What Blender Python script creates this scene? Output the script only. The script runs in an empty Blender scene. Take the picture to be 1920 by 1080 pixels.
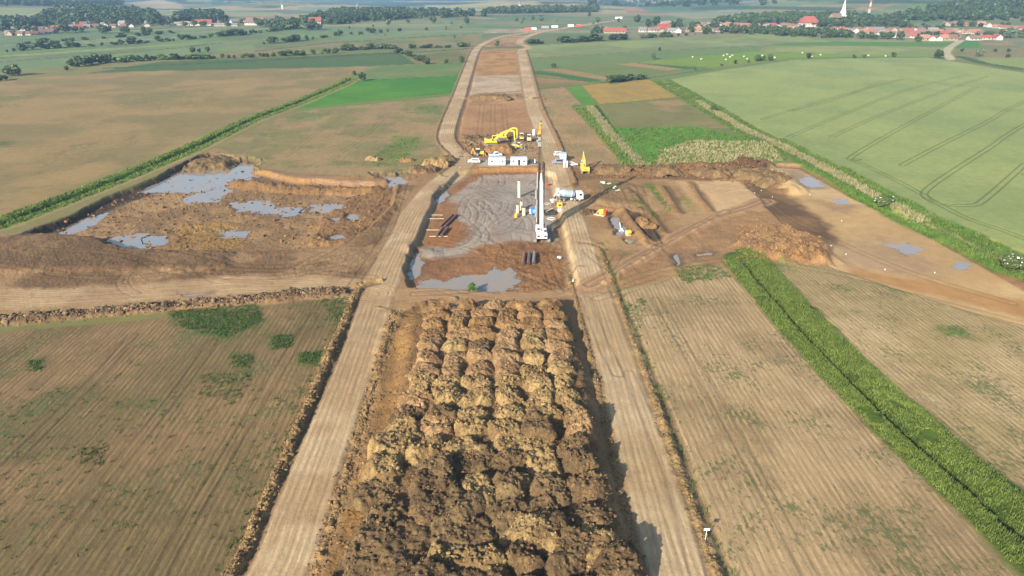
import bpy, bmesh, math, random
import numpy as np
from mathutils import Vector, Matrix

# ---------------------------------------------------------------- camera, sky, sun, exposure
SC = bpy.context.scene
COL = SC.collection
H, F = 63.0, 1280.0                      # height of the drone; focal length in photo pixels
P = math.atan(582 / F)                   # tilt down
cam = bpy.data.cameras.new('camera'); cam.sensor_width = 36; cam.lens = 24
cam.clip_start = 1; cam.clip_end = 30000
co = bpy.data.objects.new('camera', cam); COL.objects.link(co)
co.location = (0, 0, H); co.rotation_euler = (math.pi / 2 - P, 0, 0)
SC.camera = co
SAZ, SEL = math.radians(56), math.radians(24)     # direction in which shadows fall, height of the sun
w = bpy.data.worlds.new('World'); SC.world = w; w.use_nodes = True
sky = w.node_tree.nodes.new('ShaderNodeTexSky'); sky.sky_type = 'NISHITA'; sky.sun_disc = False
sky.sun_elevation = SEL
sky.sun_rotation = math.atan2(-math.cos(SAZ), -math.sin(SAZ)) % (2 * math.pi)
sky.air_density = 1.0; sky.dust_density = 1.2
bg = w.node_tree.nodes['Background']; bg.inputs[1].default_value = 0.095
w.node_tree.links.new(sky.outputs[0], bg.inputs[0])
sl = bpy.data.lights.new('sun', 'SUN'); sl.energy = 5.0; sl.angle = math.radians(0.5); sl.color = (1, .935, .80)
so = bpy.data.objects.new('sun', sl); COL.objects.link(so)
so.rotation_euler = Vector((math.cos(SEL) * math.cos(SAZ), math.cos(SEL) * math.sin(SAZ), -math.sin(SEL))).to_track_quat('-Z', 'Y').to_euler()
SC.view_settings.view_transform = 'Standard'; SC.view_settings.look = 'None'
SC.view_settings.exposure = 1.10; SC.view_settings.gamma = 1
SC.cycles.max_bounces = 5; SC.cycles.diffuse_bounces = 2; SC.cycles.glossy_bounces = 2
SC.cycles.transparent_max_bounces = 6; SC.cycles.volume_bounces = 0

# ---------------------------------------------------------------- helpers: noise, distance
rnd = random.Random(7)
RG = np.random.default_rng(11)

def hsh(ix, iy, seed):
    h = (ix.astype(np.int64) * 374761393 + iy.astype(np.int64) * 668265263 + seed * 974711) & 0xffffffff
    h = ((h ^ (h >> 13)) * 1274126177) & 0xffffffff
    return ((h ^ (h >> 16)) & 0xffff) / 32767.5 - 1.0

def vn(x, y, seed=0):
    fx = np.floor(x); fy = np.floor(y); a = x - fx; b = y - fy
    a = a * a * (3 - 2 * a); b = b * b * (3 - 2 * b)
    ix = fx.astype(np.int64); iy = fy.astype(np.int64)
    p = hsh(ix, iy, seed); q = hsh(ix + 1, iy, seed); r = hsh(ix, iy + 1, seed); s = hsh(ix + 1, iy + 1, seed)
    return (p + (q - p) * a) * (1 - b) + (r + (s - r) * a) * b

def fbm(x, y, sc, o=4, seed=0, g=.5):
    x = np.asarray(x, float) / sc; y = np.asarray(y, float) / sc
    t = 0; A = 1; n = 0
    for k in range(o):
        t = t + A * vn(x, y, seed + k * 17); n += A; A *= g
        x, y = (x * 1.6 + y * 1.2) , (y * 1.6 - x * 1.2)
    return t / n

def billow(x, y, sc, o=3, seed=0):
    x = np.asarray(x, float) / sc; y = np.asarray(y, float) / sc
    t = 0; A = 1; n = 0
    for k in range(o):
        t = t + A * (1 - 2 * np.abs(vn(x, y, seed + k * 17))); n += A; A *= .55
        x, y = (x * 1.6 + y * 1.2), (y * 1.6 - x * 1.2)
    return t / n

def sst(e0, e1, x):
    t = np.clip((x - e0) / (e1 - e0), 0, 1)
    return t * t * (3 - 2 * t)

def base(x, y):
    """large relief: flat valley floor, hills at the sides, the land falling and mountains behind"""
    x = np.asarray(x, float); y = np.asarray(y, float)
    z = -.028 * np.clip(y - 1350, 0, 2250)
    z = z + np.clip(y - 3600, 0, 9e9) * .05 * (1 + .7 * fbm(x, y, 1300, 3, 5))
    r = x / np.maximum(y, 1)
    z = z + sst(.22, .75, r) * np.clip(y - 1000, 0, 2500) * .085 * (1 + .35 * fbm(x, y, 420, 3, 8))
    z = z + sst(-.42, -.72, r) * np.clip(y - 1250, 0, 1500) * .035 * (1 + .4 * fbm(x, y, 300, 2, 9))
    z = z + sst(1250, 2000, y) * 12 * fbm(x, y, 420, 3, 12) + 0
    for yc, am, wd, sd in ((1880, 17, 150, 41), (2350, 20, 190, 43), (3000, 30, 260, 47)):
        yy = yc + 160 * fbm(x, x * 0, 900, 2, sd)
        z = z + am * np.clip(.55 + 1.5 * fbm(x, x * 0 + 7, 620, 3, sd + 1), 0, 1.6) * np.exp(-((y - yy) / wd) ** 2)
    return z

GC = {}
def G(px, py):
    if (px, py) not in GC: GC[(px, py)] = G_(px, py)
    return GC[(px, py)]

def G_(px, py):
    """where the sight line through a photo pixel meets the large relief"""
    a = (px - 960) / F; b = (540 - py) / F
    dy = math.cos(P) + b * math.sin(P); dz = -math.sin(P) + b * math.cos(P)
    if dz < 0:
        t = -H / dz
        if dy * t < 950: return (a * t, dy * t)
    t = np.geomspace(850, 9500, 900)
    hit = np.nonzero(H + dz * t <= base(a * t, dy * t))[0]
    t = float(t[hit[0]]) if len(hit) else 9500.
    return (a * t, dy * t)

def PX(*pts): return [G(*p) for p in pts]

def depth(y): return .91 * y + 26
def mpp(y): return depth(y) / F          # metres per photo pixel at distance y

def subset(pts, x, y, m):
    q = np.array(pts)
    return np.nonzero((x > q[:, 0].min() - m) & (x < q[:, 0].max() + m) & (y > q[:, 1].min() - m) & (y < q[:, 1].max() + m))[0]

def sdpoly(pts, x, y):
    d = np.full(x.shape, 1e9); ins = np.zeros(x.shape, bool)
    n = len(pts)
    for i in range(n):
        ax, ay = pts[i]; bx, by = pts[(i + 1) % n]
        ex, ey = bx - ax, by - ay; L = ex * ex + ey * ey + 1e-9
        t = np.clip(((x - ax) * ex + (y - ay) * ey) / L, 0, 1)
        d = np.minimum(d, np.hypot(x - ax - ex * t, y - ay - ey * t))
        c = ((ay > y) != (by > y))
        with np.errstate(divide='ignore', invalid='ignore'):
            ins ^= c & (x < (bx - ax) * (y - ay) / (by - ay if by != ay else 1e-9) + ax)
    return np.where(ins, d, -d)

def polyline(pts, x, y):
    d = np.full(x.shape, 1e9); s = np.zeros(x.shape); sg = np.ones(x.shape); acc = 0
    for i in range(len(pts) - 1):
        ax, ay = pts[i]; bx, by = pts[i + 1]
        ex, ey = bx - ax, by - ay; L = math.hypot(ex, ey) + 1e-9
        t = np.clip(((x - ax) * ex + (y - ay) * ey) / L / L, 0, 1)
        dd = np.hypot(x - ax - ex * t, y - ay - ey * t)
        m = dd < d
        d = np.where(m, dd, d); s = np.where(m, acc + t * L, s)
        sg = np.where(m, np.sign((x - ax) * ey - (y - ay) * ex), sg); acc += L
    return d, s, sg

def smoothline(pts, n=5):
    out = []
    for i in range(len(pts) - 1):
        p0 = pts[max(i - 1, 0)]; p1 = pts[i]; p2 = pts[i + 1]; p3 = pts[min(i + 2, len(pts) - 1)]
        for k in range(n):
            t = k / n
            out.append(tuple(.5 * ((2 * p1[j]) + (-p0[j] + p2[j]) * t + (2 * p0[j] - 5 * p1[j] + 4 * p2[j] - p3[j]) * t * t + (-p0[j] + 3 * p1[j] - 3 * p2[j] + p3[j]) * t ** 3) for j in (0, 1)))
    out.append(pts[-1]); return out

KA = .62; HAZE = 1.45e-4
def lin(c, k=KA):
    """colour seen in sunlight (0-255) to the base colour of the stuff itself"""
    v = np.array([(v / 255 / 12.92 if v < 10 else ((v / 255 + .055) / 1.055) ** 2.4) * k for v in c])
    g = v @ (.25, .65, .10)
    return np.clip(g + (v - g) * 1.04, .004, 1) * (.98, 1.0, .96)

# ---------------------------------------------------------------- helpers: objects
def tag(o, label=None, cat=None, group=None, kind=None):
    if label: o['label'] = label
    if cat: o['category'] = cat
    if group: o['group'] = group
    if kind: o['kind'] = kind
    return o

def npmesh(name, V, Q, mat=None, smooth=True, attrs=None):
    """mesh object data from numpy arrays; Q is an (n,3) or (n,4) face array"""
    me = bpy.data.meshes.new(name)
    n, k = Q.shape
    me.vertices.add(len(V)); me.vertices.foreach_set('co', np.ascontiguousarray(V, np.float32).ravel())
    me.loops.add(n * k); me.loops.foreach_set('vertex_index', np.ascontiguousarray(Q, np.int32).ravel())
    me.polygons.add(n); me.polygons.foreach_set('loop_start', np.arange(0, n * k, k, dtype=np.int32))
    me.polygons.foreach_set('use_smooth', np.full(n, smooth))
    for nm, arr in (attrs or {}).items():
        a = np.asarray(arr, np.float32)
        if a.shape[1] == 4:
            at = me.attributes.new(nm, 'FLOAT_COLOR', 'POINT'); at.data.foreach_set('color', a.ravel())
        else:
            at = me.attributes.new(nm, 'FLOAT_VECTOR', 'POINT'); at.data.foreach_set('vector', a.ravel())
    me.update(calc_edges=True)
    if mat: me.materials.append(mat)
    return me

def link(name, me, loc=(0, 0, 0), rz=0, parent=None, sc=None):
    o = bpy.data.objects.new(name, me); COL.objects.link(o)
    o.location = loc; o.rotation_euler = (0, 0, rz)
    if parent: o.parent = parent
    if sc: o.scale = sc
    return o

def empty(name, loc, rz, label, cat, group=None):
    o = bpy.data.objects.new(name, None); COL.objects.link(o); o.empty_display_size = 1
    o.location = loc; o.rotation_euler = (0, 0, rz)
    return tag(o, label, cat, group)

def kids(o): return [c for c in COL.objects if c.parent == o]

def dup(o, loc, rz=0, label=None, group=None, sc=None):
    r = o.copy(); COL.objects.link(r); r.location = loc; r.rotation_euler = (0, 0, rz)
    if sc: r.scale = sc
    if label: r['label'] = label
    if group: r['group'] = group
    for c in CH.get(o.name, []):
        d = c.copy(); COL.objects.link(d); d.parent = r; CH.setdefault(r.name, []).append(d)
        for g in CH.get(c.name, []):
            e = g.copy(); COL.objects.link(e); e.parent = d; CH.setdefault(d.name, []).append(e)
    return r
CH = {}

class MB:
    def __init__(s): s.bm = bmesh.new()
    def box(s, c, d, rz=0, rx=0, ry=0, bev=0, taper=1):
        r = bmesh.ops.create_cube(s.bm, size=1); v = r['verts']
        M = Matrix.Rotation(rz, 4, 'Z') @ Matrix.Rotation(rx, 4, 'X') @ Matrix.Rotation(ry, 4, 'Y')
        for a in v:
            q = Vector((a.co.x * d[0], a.co.y * d[1], a.co.z * d[2]))
            if a.co.z > 0: q.x *= taper; q.y *= taper
            a.co = (M @ q) + Vector(c)
        if bev:
            e = {e for a in v for e in a.link_edges}
            bmesh.ops.bevel(s.bm, geom=list(e), offset=bev, segments=2, affect='EDGES', profile=.6)
        return s
    def cyl(s, a, b, r0, r1=None, n=12):
        a = Vector(a); b = Vector(b); r1 = r0 if r1 is None else r1; d = b - a
        M = Matrix.Translation((a + b) / 2) @ d.to_track_quat('Z', 'Y').to_matrix().to_4x4()
        bmesh.ops.create_cone(s.bm, cap_ends=True, segments=n, radius1=r0, radius2=r1, depth=d.length, matrix=M)
        return s
    def bar(s, a, b, w, h=None, w2=None):
        a = Vector(a); b = Vector(b); d = b - a; h = h or w; k = (w2 or w) / w
        M = Matrix.Translation((a + b) / 2) @ d.to_track_quat('Z', 'Y').to_matrix().to_4x4()
        r = bmesh.ops.create_cube(s.bm, size=1)
        for v in r['verts']:
            f = k if v.co.z > 0 else 1
            v.co = M @ Vector((v.co.x * w * f, v.co.y * h * f, v.co.z * d.length))
        return s
    def prism(s, prof, x0, x1, axis='x'):
        """profile of (a,b) points extruded along an axis"""
        f = {'x': lambda u, a, b: (u, a, b), 'y': lambda u, a, b: (a, u, b)}[axis]
        A = [s.bm.verts.new(f(x0, *p)) for p in prof]; B = [s.bm.verts.new(f(x1, *p)) for p in prof]
        s.bm.faces.new(A); s.bm.faces.new(B[::-1]); n = len(prof)
        for i in range(n): s.bm.faces.new((A[i], B[i], B[(i + 1) % n], A[(i + 1) % n]))
        return s
    def ball(s, c, r, sub=2, sc=(1, 1, 1), jit=0):
        q = bmesh.ops.create_icosphere(s.bm, subdivisions=sub, radius=r)
        for v in q['verts']:
            k = 1 + rnd.uniform(-jit, jit)
            v.co = Vector((v.co.x * sc[0] * k, v.co.y * sc[1] * k, v.co.z * sc[2] * k)) + Vector(c)
        return s
    def obj(s, name, mat, parent=None, loc=(0, 0, 0), smooth=False, label=None):
        bmesh.ops.recalc_face_normals(s.bm, faces=s.bm.faces)
        me = bpy.data.meshes.new(name); s.bm.to_mesh(me); s.bm.free(); me.materials.append(mat)
        if smooth:
            for p in me.polygons: p.use_smooth = True
            try: me.set_sharp_from_angle(angle=math.radians(35))
            except Exception: pass
        o = link(name, me, loc, 0, parent)
        if parent: CH.setdefault(parent.name, []).append(o)
        if label: o['label'] = label
        return o

# ---------------------------------------------------------------- materials
def newmat(name):
    m = bpy.data.materials.new(name); m.use_nodes = True
    nt = m.node_tree; b = nt.nodes['Principled BSDF']
    return m, nt, b, nt.nodes.new, nt.links.new

def paint(name, c, rough=.45, metal=0, dirt=.35, dirtc=(.23, .17, .11), sc=1.2, k=1):
    m, nt, b, N, L = newmat(name)
    tc = N('ShaderNodeTexCoord'); no = N('ShaderNodeTexNoise'); no.inputs['Scale'].default_value = sc; no.inputs['Detail'].default_value = 6
    L(tc.outputs['Object'], no.inputs['Vector'])
    rp = N('ShaderNodeMapRange'); rp.inputs[1].default_value = .42; rp.inputs[2].default_value = .75; rp.inputs[4].default_value = dirt
    L(no.outputs['Fac'], rp.inputs[0])
    mx = N('ShaderNodeMix'); mx.data_type = 'RGBA'; mx.inputs[6].default_value = (*[v * k for v in c], 1); mx.inputs[7].default_value = (*dirtc, 1)
    L(rp.outputs[0], mx.inputs[0]); L(mx.outputs[2], b.inputs['Base Color'])
    b.inputs['Roughness'].default_value = rough; b.inputs['Metallic'].default_value = metal
    return m

def ground_mat(name, bumpd=.12, rowk=1.0):
    m, nt, b, N, L = newmat(name)
    def val(op, *a):
        n = N('ShaderNodeMath'); n.operation = op
        for i, v in enumerate(a):
            if hasattr(v, 'is_linked'): L(v, n.inputs[i])
            else: n.inputs[i].default_value = v
        return n.outputs[0]
    col = N('ShaderNodeAttribute'); col.attribute_name = 'tint'
    uv = N('ShaderNodeAttribute'); uv.attribute_name = 'rows'      # across, along, strength
    mp = N('ShaderNodeAttribute'); mp.attribute_name = 'cover'     # weeds, wet, rough
    geo = N('ShaderNodeNewGeometry')
    def noise(vec, s, d=4, r=.6):
        n = N('ShaderNodeTexNoise'); n.inputs['Scale'].default_value = s; n.inputs['Detail'].default_value = d; n.inputs['Roughness'].default_value = r
        L(vec, n.inputs['Vector']); return n.outputs['Fac']
    s1 = N('ShaderNodeSeparateXYZ'); L(uv.outputs['Vector'], s1.inputs[0])
    s2 = N('ShaderNodeSeparateXYZ'); L(mp.outputs['Vector'], s2.inputs[0])
    # streaks along the rows
    cv = N('ShaderNodeCombineXYZ'); L(val('MULTIPLY', s1.outputs[0], 1.0), cv.inputs[0]); L(val('MULTIPLY', s1.outputs[1], .05), cv.inputs[1])
    st = noise(cv.outputs[0], 2.1, 6, .75)
    wob = val('MULTIPLY', noise(geo.outputs['Position'], .25, 2), .35)
    sn = val('SINE', val('MULTIPLY', val('ADD', s1.outputs[0], wob), 2 * math.pi / .95))
    gate = val('MAXIMUM', val('MULTIPLY', val('SUBTRACT', noise(geo.outputs['Position'], .35, 5, .8), .35), 4.0), 0.05)
    rowv = val('ADD', val('MULTIPLY', val('SUBTRACT', st, .5), 2.0), val('MULTIPLY', val('MULTIPLY', sn, .27), gate))
    rowv = val('MULTIPLY', rowv, s1.outputs[2])
    fine = val('SUBTRACT', noise(geo.outputs['Position'], 3.0, 6, .8), .5)
    mid = val('SUBTRACT', noise(geo.outputs['Position'], .35, 4, .6), .5)
    big = val('SUBTRACT', noise(geo.outputs['Position'], .04, 4, .6), .5)
    k = val('ADD', 1.0, rowv)
    k = val('ADD', k, val('MULTIPLY', fine, val('ADD', .9, val('MULTIPLY', s2.outputs[2], 2.0))))
    k = val('ADD', k, val('MULTIPLY', mid, .5)); k = val('ADD', k, val('MULTIPLY', big, .45))
    k = val('MAXIMUM', k, .25)
    vm = N('ShaderNodeVectorMath'); vm.operation = 'SCALE'; L(col.outputs['Color'], vm.inputs[0]); L(k, vm.inputs['Scale'])
    # weeds: clumped green plants, drawn out along the rows
    wc = N('ShaderNodeCombineXYZ'); L(s1.outputs[0], wc.inputs[0]); L(val('MULTIPLY', s1.outputs[1], .45), wc.inputs[1])
    wn = noise(wc.outputs[0], 1.9, 5, .72); wb = noise(geo.outputs['Position'], .07, 4, .65)
    wf = val('ADD', wn, val('MULTIPLY', val('SUBTRACT', wb, .5), .9))
    thr = val('SUBTRACT', .76, val('MULTIPLY', s2.outputs[0], .38))
    wm = N('ShaderNodeMapRange'); L(wf, wm.inputs[0]); L(thr, wm.inputs[1]); L(val('ADD', thr, .1), wm.inputs[2]); wm.inputs[4].default_value = .8
    mx = N('ShaderNodeMix'); mx.data_type = 'RGBA'; L(wm.outputs[0], mx.inputs[0]); L(vm.outputs[0], mx.inputs[6]); mx.inputs[7].default_value = (.085, .115, .035, 1)
    L(mx.outputs[2], b.inputs['Base Color'])
    L(val('SUBTRACT', .95, val('MULTIPLY', s2.outputs[1], .7)), b.inputs['Roughness'])
    b.inputs['Specular IOR Level'].default_value = .25
    bp = N('ShaderNodeBump'); bp.inputs['Distance'].default_value = bumpd
    hgt = val('ADD', val('MULTIPLY', fine, val('ADD', .5, val('MULTIPLY', s2.outputs[2], 2.2))), val('MULTIPLY', rowv, .8))
    hgt = val('ADD', hgt, val('MULTIPLY', wm.outputs[0], .6))
    L(hgt, bp.inputs['Height']); bp.inputs['Strength'].default_value = .9
    L(bp.outputs[0], b.inputs['Normal'])
    return m

def leaf_mat(name, c, c2, sc=.35):
    m, nt, b, N, L = newmat(name)
    geo = N('ShaderNodeNewGeometry'); oi = N('ShaderNodeObjectInfo')
    no = N('ShaderNodeTexNoise'); no.inputs['Scale'].default_value = sc; no.inputs['Detail'].default_value = 4
    L(geo.outputs['Position'], no.inputs['Vector'])
    ad = N('ShaderNodeMath'); ad.operation = 'MULTIPLY_ADD'; L(geo.outputs['Random Per Island'], ad.inputs[0]); ad.inputs[1].default_value = .5; L(no.outputs['Fac'], ad.inputs[2])
    ad2 = N('ShaderNodeMath'); ad2.operation = 'MULTIPLY_ADD'; L(oi.outputs['Random'], ad2.inputs[0]); ad2.inputs[1].default_value = .5; L(ad.outputs[0], ad2.inputs[2])
    mr = N('ShaderNodeMapRange'); L(ad2.outputs[0], mr.inputs[0]); mr.inputs[1].default_value = .55; mr.inputs[2].default_value = 1.35
    mx = N('ShaderNodeMix'); mx.data_type = 'RGBA'; L(mr.outputs[0], mx.inputs[0]); mx.inputs[6].default_value = (*c, 1); mx.inputs[7].default_value = (*c2, 1)
    L(mx.outputs[2], b.inputs['Base Color']); b.inputs['Roughness'].default_value = .6; b.inputs['Specular IOR Level'].default_value = .3
    return m
# ---------------------------------------------------------------- the land
LROAD = PX((395, 1250), (515, 1080), (566, 945), (613, 820), (658, 700), (690, 610), (712, 545), (746, 465), (782, 395), (822, 345), (862, 316), (872, 297), (850, 277), (838, 256), (846, 222), (862, 180), (876, 138), (893, 94), (912, 80), (940, 69), (985, 62), (1050, 54), (1110, 44), (1160, 38))
RROAD = PX((1330, 1250), (1272, 1080), (1222, 915), (1180, 765), (1146, 650), (1112, 545), (1090, 470), (1070, 400), (1052, 345), (1034, 290), (1016, 240), (1000, 200), (989, 150), (980, 106), (978, 94), (992, 89), (974, 80), (986, 70), (1012, 61), (1060, 53))
CROSS = PX((690, 556), (760, 551), (900, 553), (1040, 548), (1112, 540))
TRACK = PX((-300, 566), (-60, 562), (150, 556), (330, 545), (500, 535), (620, 540), (700, 552))
DIAG = PX((1105, 535), (1180, 494), (1262, 448), (1340, 408), (1400, 388), (1440, 372))
LROAD, RROAD, DIAG, TRACK = [smoothline(v, 5) for v in (LROAD, RROAD, DIAG, TRACK)]
PIT = PX((858, 322), (900, 316), (1000, 314), (1040, 326), (1052, 400), (1072, 470), (1084, 535), (1000, 546), (766, 537), (760, 500), (786, 440), (815, 365))
LBASIN = PX((386, 289), (450, 312), (562, 336), (700, 342), (740, 338), (735, 380), (690, 430), (620, 462), (440, 471), (240, 466), (170, 445), (60, 437), (240, 354))
RBASIN = PX((1452, 308), (1500, 309), (1600, 362), (1700, 408), (1922, 531), (2150, 655), (2000, 640), (1700, 545), (1555, 497), (1560, 460), (1490, 440), (1440, 385), (1400, 345))
HEAPS = PX((775, 592), (900, 580), (1045, 578), (1068, 606), (1096, 700), (1127, 850), (1180, 1080), (1220, 1300), (480, 1300), (600, 1080), (660, 900), (700, 740), (720, 620))
BLF = PX((-300, 636), (0, 624), (250, 600), (655, 556), (668, 572), (640, 650), (560, 830), (430, 1090), (330, 1300), (-900, 1300), (-900, 700))
BR1 = PX((1160, 546), (1260, 520), (1352, 495), (1500, 640), (1700, 850), (1905, 1080), (2050, 1300), (1420, 1300), (1330, 1080), (1250, 850), (1190, 660))
BR2 = PX((1440, 492), (1560, 502), (1700, 548), (1930, 594), (2500, 760), (2700, 1200), (2300, 1290), (1920, 958), (1640, 700))
WHEAT = PX((1238, 149), (1350, 130), (1483, 112), (1740, 108), (1920, 137), (2500, 240), (3100, 700), (2400, 640), (1920, 476), (1800, 430), (1690, 380), (1575, 315), (1440, 250), (1340, 200))
GDITCH = PX((1392, 488), (1480, 590), (1550, 665), (1650, 765), (1740, 848), (1830, 925), (1920, 1005), (2080, 1150), (2230, 1300))
LDITCH = PX((-250, 480), (0, 420), (180, 352), (350, 283), (470, 225), (560, 192), (640, 158), (660, 147))
EDGE = PX((1240, 152), (1310, 192), (1400, 245), (1480, 282), (1560, 322), (1640, 368), (1740, 418), (1830, 460), (1920, 505), (2100, 590))
PUDDLES = [  # polygon, water level under the ground around it, label
 (PX((392, 289), (480, 300), (482, 322), (430, 338), (372, 352), (330, 352), (255, 352), (310, 325)), 1.75, 'large pale pool along the far corner of the left basin'),
 (PX((345, 362), (420, 340), (430, 350), (400, 368), (350, 371)), 1.7, 'pool between the mud spit and the far pool of the left basin'),
 (PX((100, 430), (150, 402), (200, 390), (170, 412), (125, 432)), 1.75, 'narrow pool along the dark left bank of the basin'),
 (PX((195, 440), (250, 430), (272, 432), (272, 455), (235, 466), (200, 450)), 1.7, 'bright pool below the brown bank of the left basin'),
 (PX((440, 372), (505, 368), (515, 382), (560, 380), (545, 392), (450, 386)), 1.7, 'wide puddle in the middle of the left basin'),
 (PX((585, 376), (640, 372), (640, 384), (590, 387)), 1.7, 'oval puddle near the berm of the left basin'),
 (PX((282, 436), (300, 434), (302, 448), (284, 449)), 1.7, 'small turquoise puddle beside the bright pool'),
 (PX((418, 424), (462, 424), (460, 434), (420, 434)), 1.7, 'small flat puddle in the churned mud of the left basin'),
 (PX((648, 394), (672, 393), (670, 406), (650, 406)), 1.5, 'round puddle on the east side of the left basin'),
 (PX((610, 400), (640, 396), (632, 406)), 1.6, 'thin puddle west of the round puddle'),
 (PX((600, 432), (640, 430), (655, 440), (615, 442)), 1.5, 'thin puddle near the haul road of the left basin'),
 (PX((700, 326), (760, 322), (770, 335), (755, 344), (720, 334)), 1.0, 'grey puddle beside the haul road bend'),
 (PX((828, 350), (846, 338), (840, 356), (822, 372), (818, 366)), 1.5, 'thin pool under the shaded pit bank'),
 (PX((770, 534), (785, 522), (830, 518), (905, 503), (955, 494), (968, 518), (945, 536), (850, 536)), 1.35, 'wide shallow pool at the near end of the pit'),
 (PX((778, 462), (790, 466), (790, 505), (768, 520), (765, 505)), 1.45, 'strip of water along the near pit bank'),
 (PX((1142, 400), (1160, 402), (1180, 436), (1160, 440), (1145, 418)), .75, 'grey puddle under the white pipe'),
 (PX((1168, 443), (1190, 448), (1192, 458), (1172, 456)), .5, 'small puddle in front of the yellow pipe end'),
 (PX((1500, 330), (1525, 328), (1545, 344), (1510, 344)), .95, 'pale puddle at the far end of the right cutting'),
 (PX((1572, 369), (1590, 369), (1588, 376), (1576, 376)), .9, 'tiny puddle in the middle of the right cutting'),
 (PX((1662, 452), (1700, 450), (1735, 466), (1700, 472)), .95, 'streaked puddle in the near half of the right cutting'),
 (PX((1785, 490), (1815, 488), (1820, 498), (1795, 498)), .9, 'small puddle near the frame edge of the right cutting'),
 (PX((1262, 478), (1270, 474), (1278, 492), (1270, 496)), .3, 'sliver of water south of the diagonal track'),
 (PX((1300, 474), (1338, 472), (1336, 479), (1305, 480)), .3, 'flat puddle between the diagonal track and the grass ditch'),
 (PX((330, 552), (400, 546), (402, 551), (345, 557)), .12, 'faint wet streak on the wide left track'),
]
TREADS = []   # (line, half gauge, groove width, depth, darkness)
def tread(pts, g=1.0, wd=.45, dz=.1, k=.3, sm=True):
    q = PX(*pts); TREADS.append((smoothline(q, 6) if sm else q, g, wd, dz, k))
for pts in [((250, 628), (200, 690), (100, 790), (-60, 950)), ((400, 640), (330, 740), (200, 900), (60, 1090), (10, 1200)), ((590, 590), (520, 700), (430, 850), (330, 1020), (250, 1180)),
            ((40, 655), (-20, 690), (-100, 740)), ((660, 205), (600, 245), (540, 290)), ((730, 210), (690, 250), (620, 300)), ((1180, 700), (1260, 900), (1310, 1080)),
            ((1230, 560), (1290, 660), (1370, 800), (1520, 1080))]:
    tread(pts, .95, .4, .06, .3)
WTREADS = [((1610, 300), (1598, 302), (1605, 290), (1700, 235), (1830, 165)), ((1690, 312), (1760, 275), (1850, 230), (1920, 192), (2100, 110)),
           ((1920, 310), (1850, 372), (1820, 387), (1760, 384), (1735, 370), (1740, 355), (1790, 320), (1860, 275), (1920, 235), (2100, 130)),
           ((1480, 258), (1560, 225), (1700, 170), (1820, 140)), ((1430, 225), (1560, 185), (1690, 150)), ((1560, 258), (1640, 222), (1780, 168), (1850, 145)),
           ((1600, 302), (1680, 340), (1735, 370), (1810, 410), (1920, 450), (2100, 540)), ((1920, 330), (2000, 300), (2200, 220)), ((1480, 210), (1560, 190), (1640, 160))]
for pts in WTREADS: tread(pts, .95, .5, .25, .5)
for pts in [((985, 125), (998, 108)), ((560, 455), (640, 430), (700, 420)), ((100, 500), (300, 470), (480, 500), (640, 480), (740, 440)), ((60, 470), (220, 480), (330, 510), (500, 520), (640, 500)), ((0, 500), (200, 520), (400, 505), (600, 510), (700, 520)),
            ((780, 550), (870, 545), (1000, 530), (1070, 500)), ((800, 480), (900, 470), (980, 500), (1060, 540)), ((860, 400), (880, 360), (940, 350), (985, 370), (960, 420), (900, 430)), ((1000, 470), (960, 500), (930, 545)),
            ((1020, 470), (1030, 500), (1050, 545)), ((1130, 545), (1220, 510), (1350, 488), (1480, 496), (1650, 530), (1930, 600)), ((1120, 560), (1170, 545), (1250, 520)), ((1100, 560), (1130, 640), (1160, 700)),
            ((1200, 350), (1215, 400), (1230, 450)), ((1170, 350), (1210, 430), (1235, 470)), ((1300, 345), (1400, 352), (1440, 372)), ((1250, 340), (1330, 355), (1420, 362)),
            ((1440, 372), (1480, 400), (1560, 440), (1700, 500), (1900, 560)), ((740, 350), (700, 400), (650, 450), (560, 500)), ((760, 340), (735, 420), (700, 480), (660, 540)),
            ((700, 355), (600, 352), (520, 362)), ((900, 250), (930, 300), (990, 300)), ((870, 320), (950, 300), (1030, 310)), ((1100, 470), (1140, 500), (1160, 480)),
            ((820, 460), (880, 448), (900, 425), (930, 400), (985, 385)), ((900, 250), (905, 195)), ((950, 250), (945, 195)), ((925, 250), (925, 195))]:
    tread(pts, 1.1, .5, .09, .24)
r2 = random.Random(3)
for k in range(46):      # looping crawler ruts in the pit and around it
    cx, cy = r2.choice([(r2.uniform(870, 980), r2.uniform(335, 480)), (r2.uniform(860, 1000), r2.uniform(435, 525)), (r2.uniform(250, 640), r2.uniform(470, 515))])
    q = G(cx, cy); R = r2.uniform(5, 14); a0 = r2.uniform(0, 6.3); n = 9; sp = r2.uniform(.8, 2.4)
    TREADS.append(([(q[0] + R * math.cos(a0 + sp * i / n) + i * .3, q[1] + R * math.sin(a0 + sp * i / n)) for i in range(n)], 1.2, .4, r2.uniform(.03, .09), r2.uniform(.04, .13)))
for k in range(30):      # ruts along the pit
    x0 = r2.uniform(850, 1040); y0 = r2.uniform(335, 470); q = G(x0, y0); a = r2.uniform(.9, 2.3); n = 6
    TREADS.append(([(q[0] + 3.2 * i * math.cos(a + .07 * i), q[1] + 3.2 * i * math.sin(a + .07 * i)) for i in range(n)], 1.1, .45, r2.uniform(.06, .16), r2.uniform(.08, .24)))

def PXD(*pts):
    out = []
    for k, a in enumerate(pts):
        b = pts[(k + 1) % len(pts)]; n = max(1, int(math.hypot(b[0] - a[0], (b[1] - a[1]) * 8) / 14))
        out += [G(a[0] + (b[0] - a[0]) * j / n, a[1] + (b[1] - a[1]) * j / n) for j in range(n)]
    return out

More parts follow.
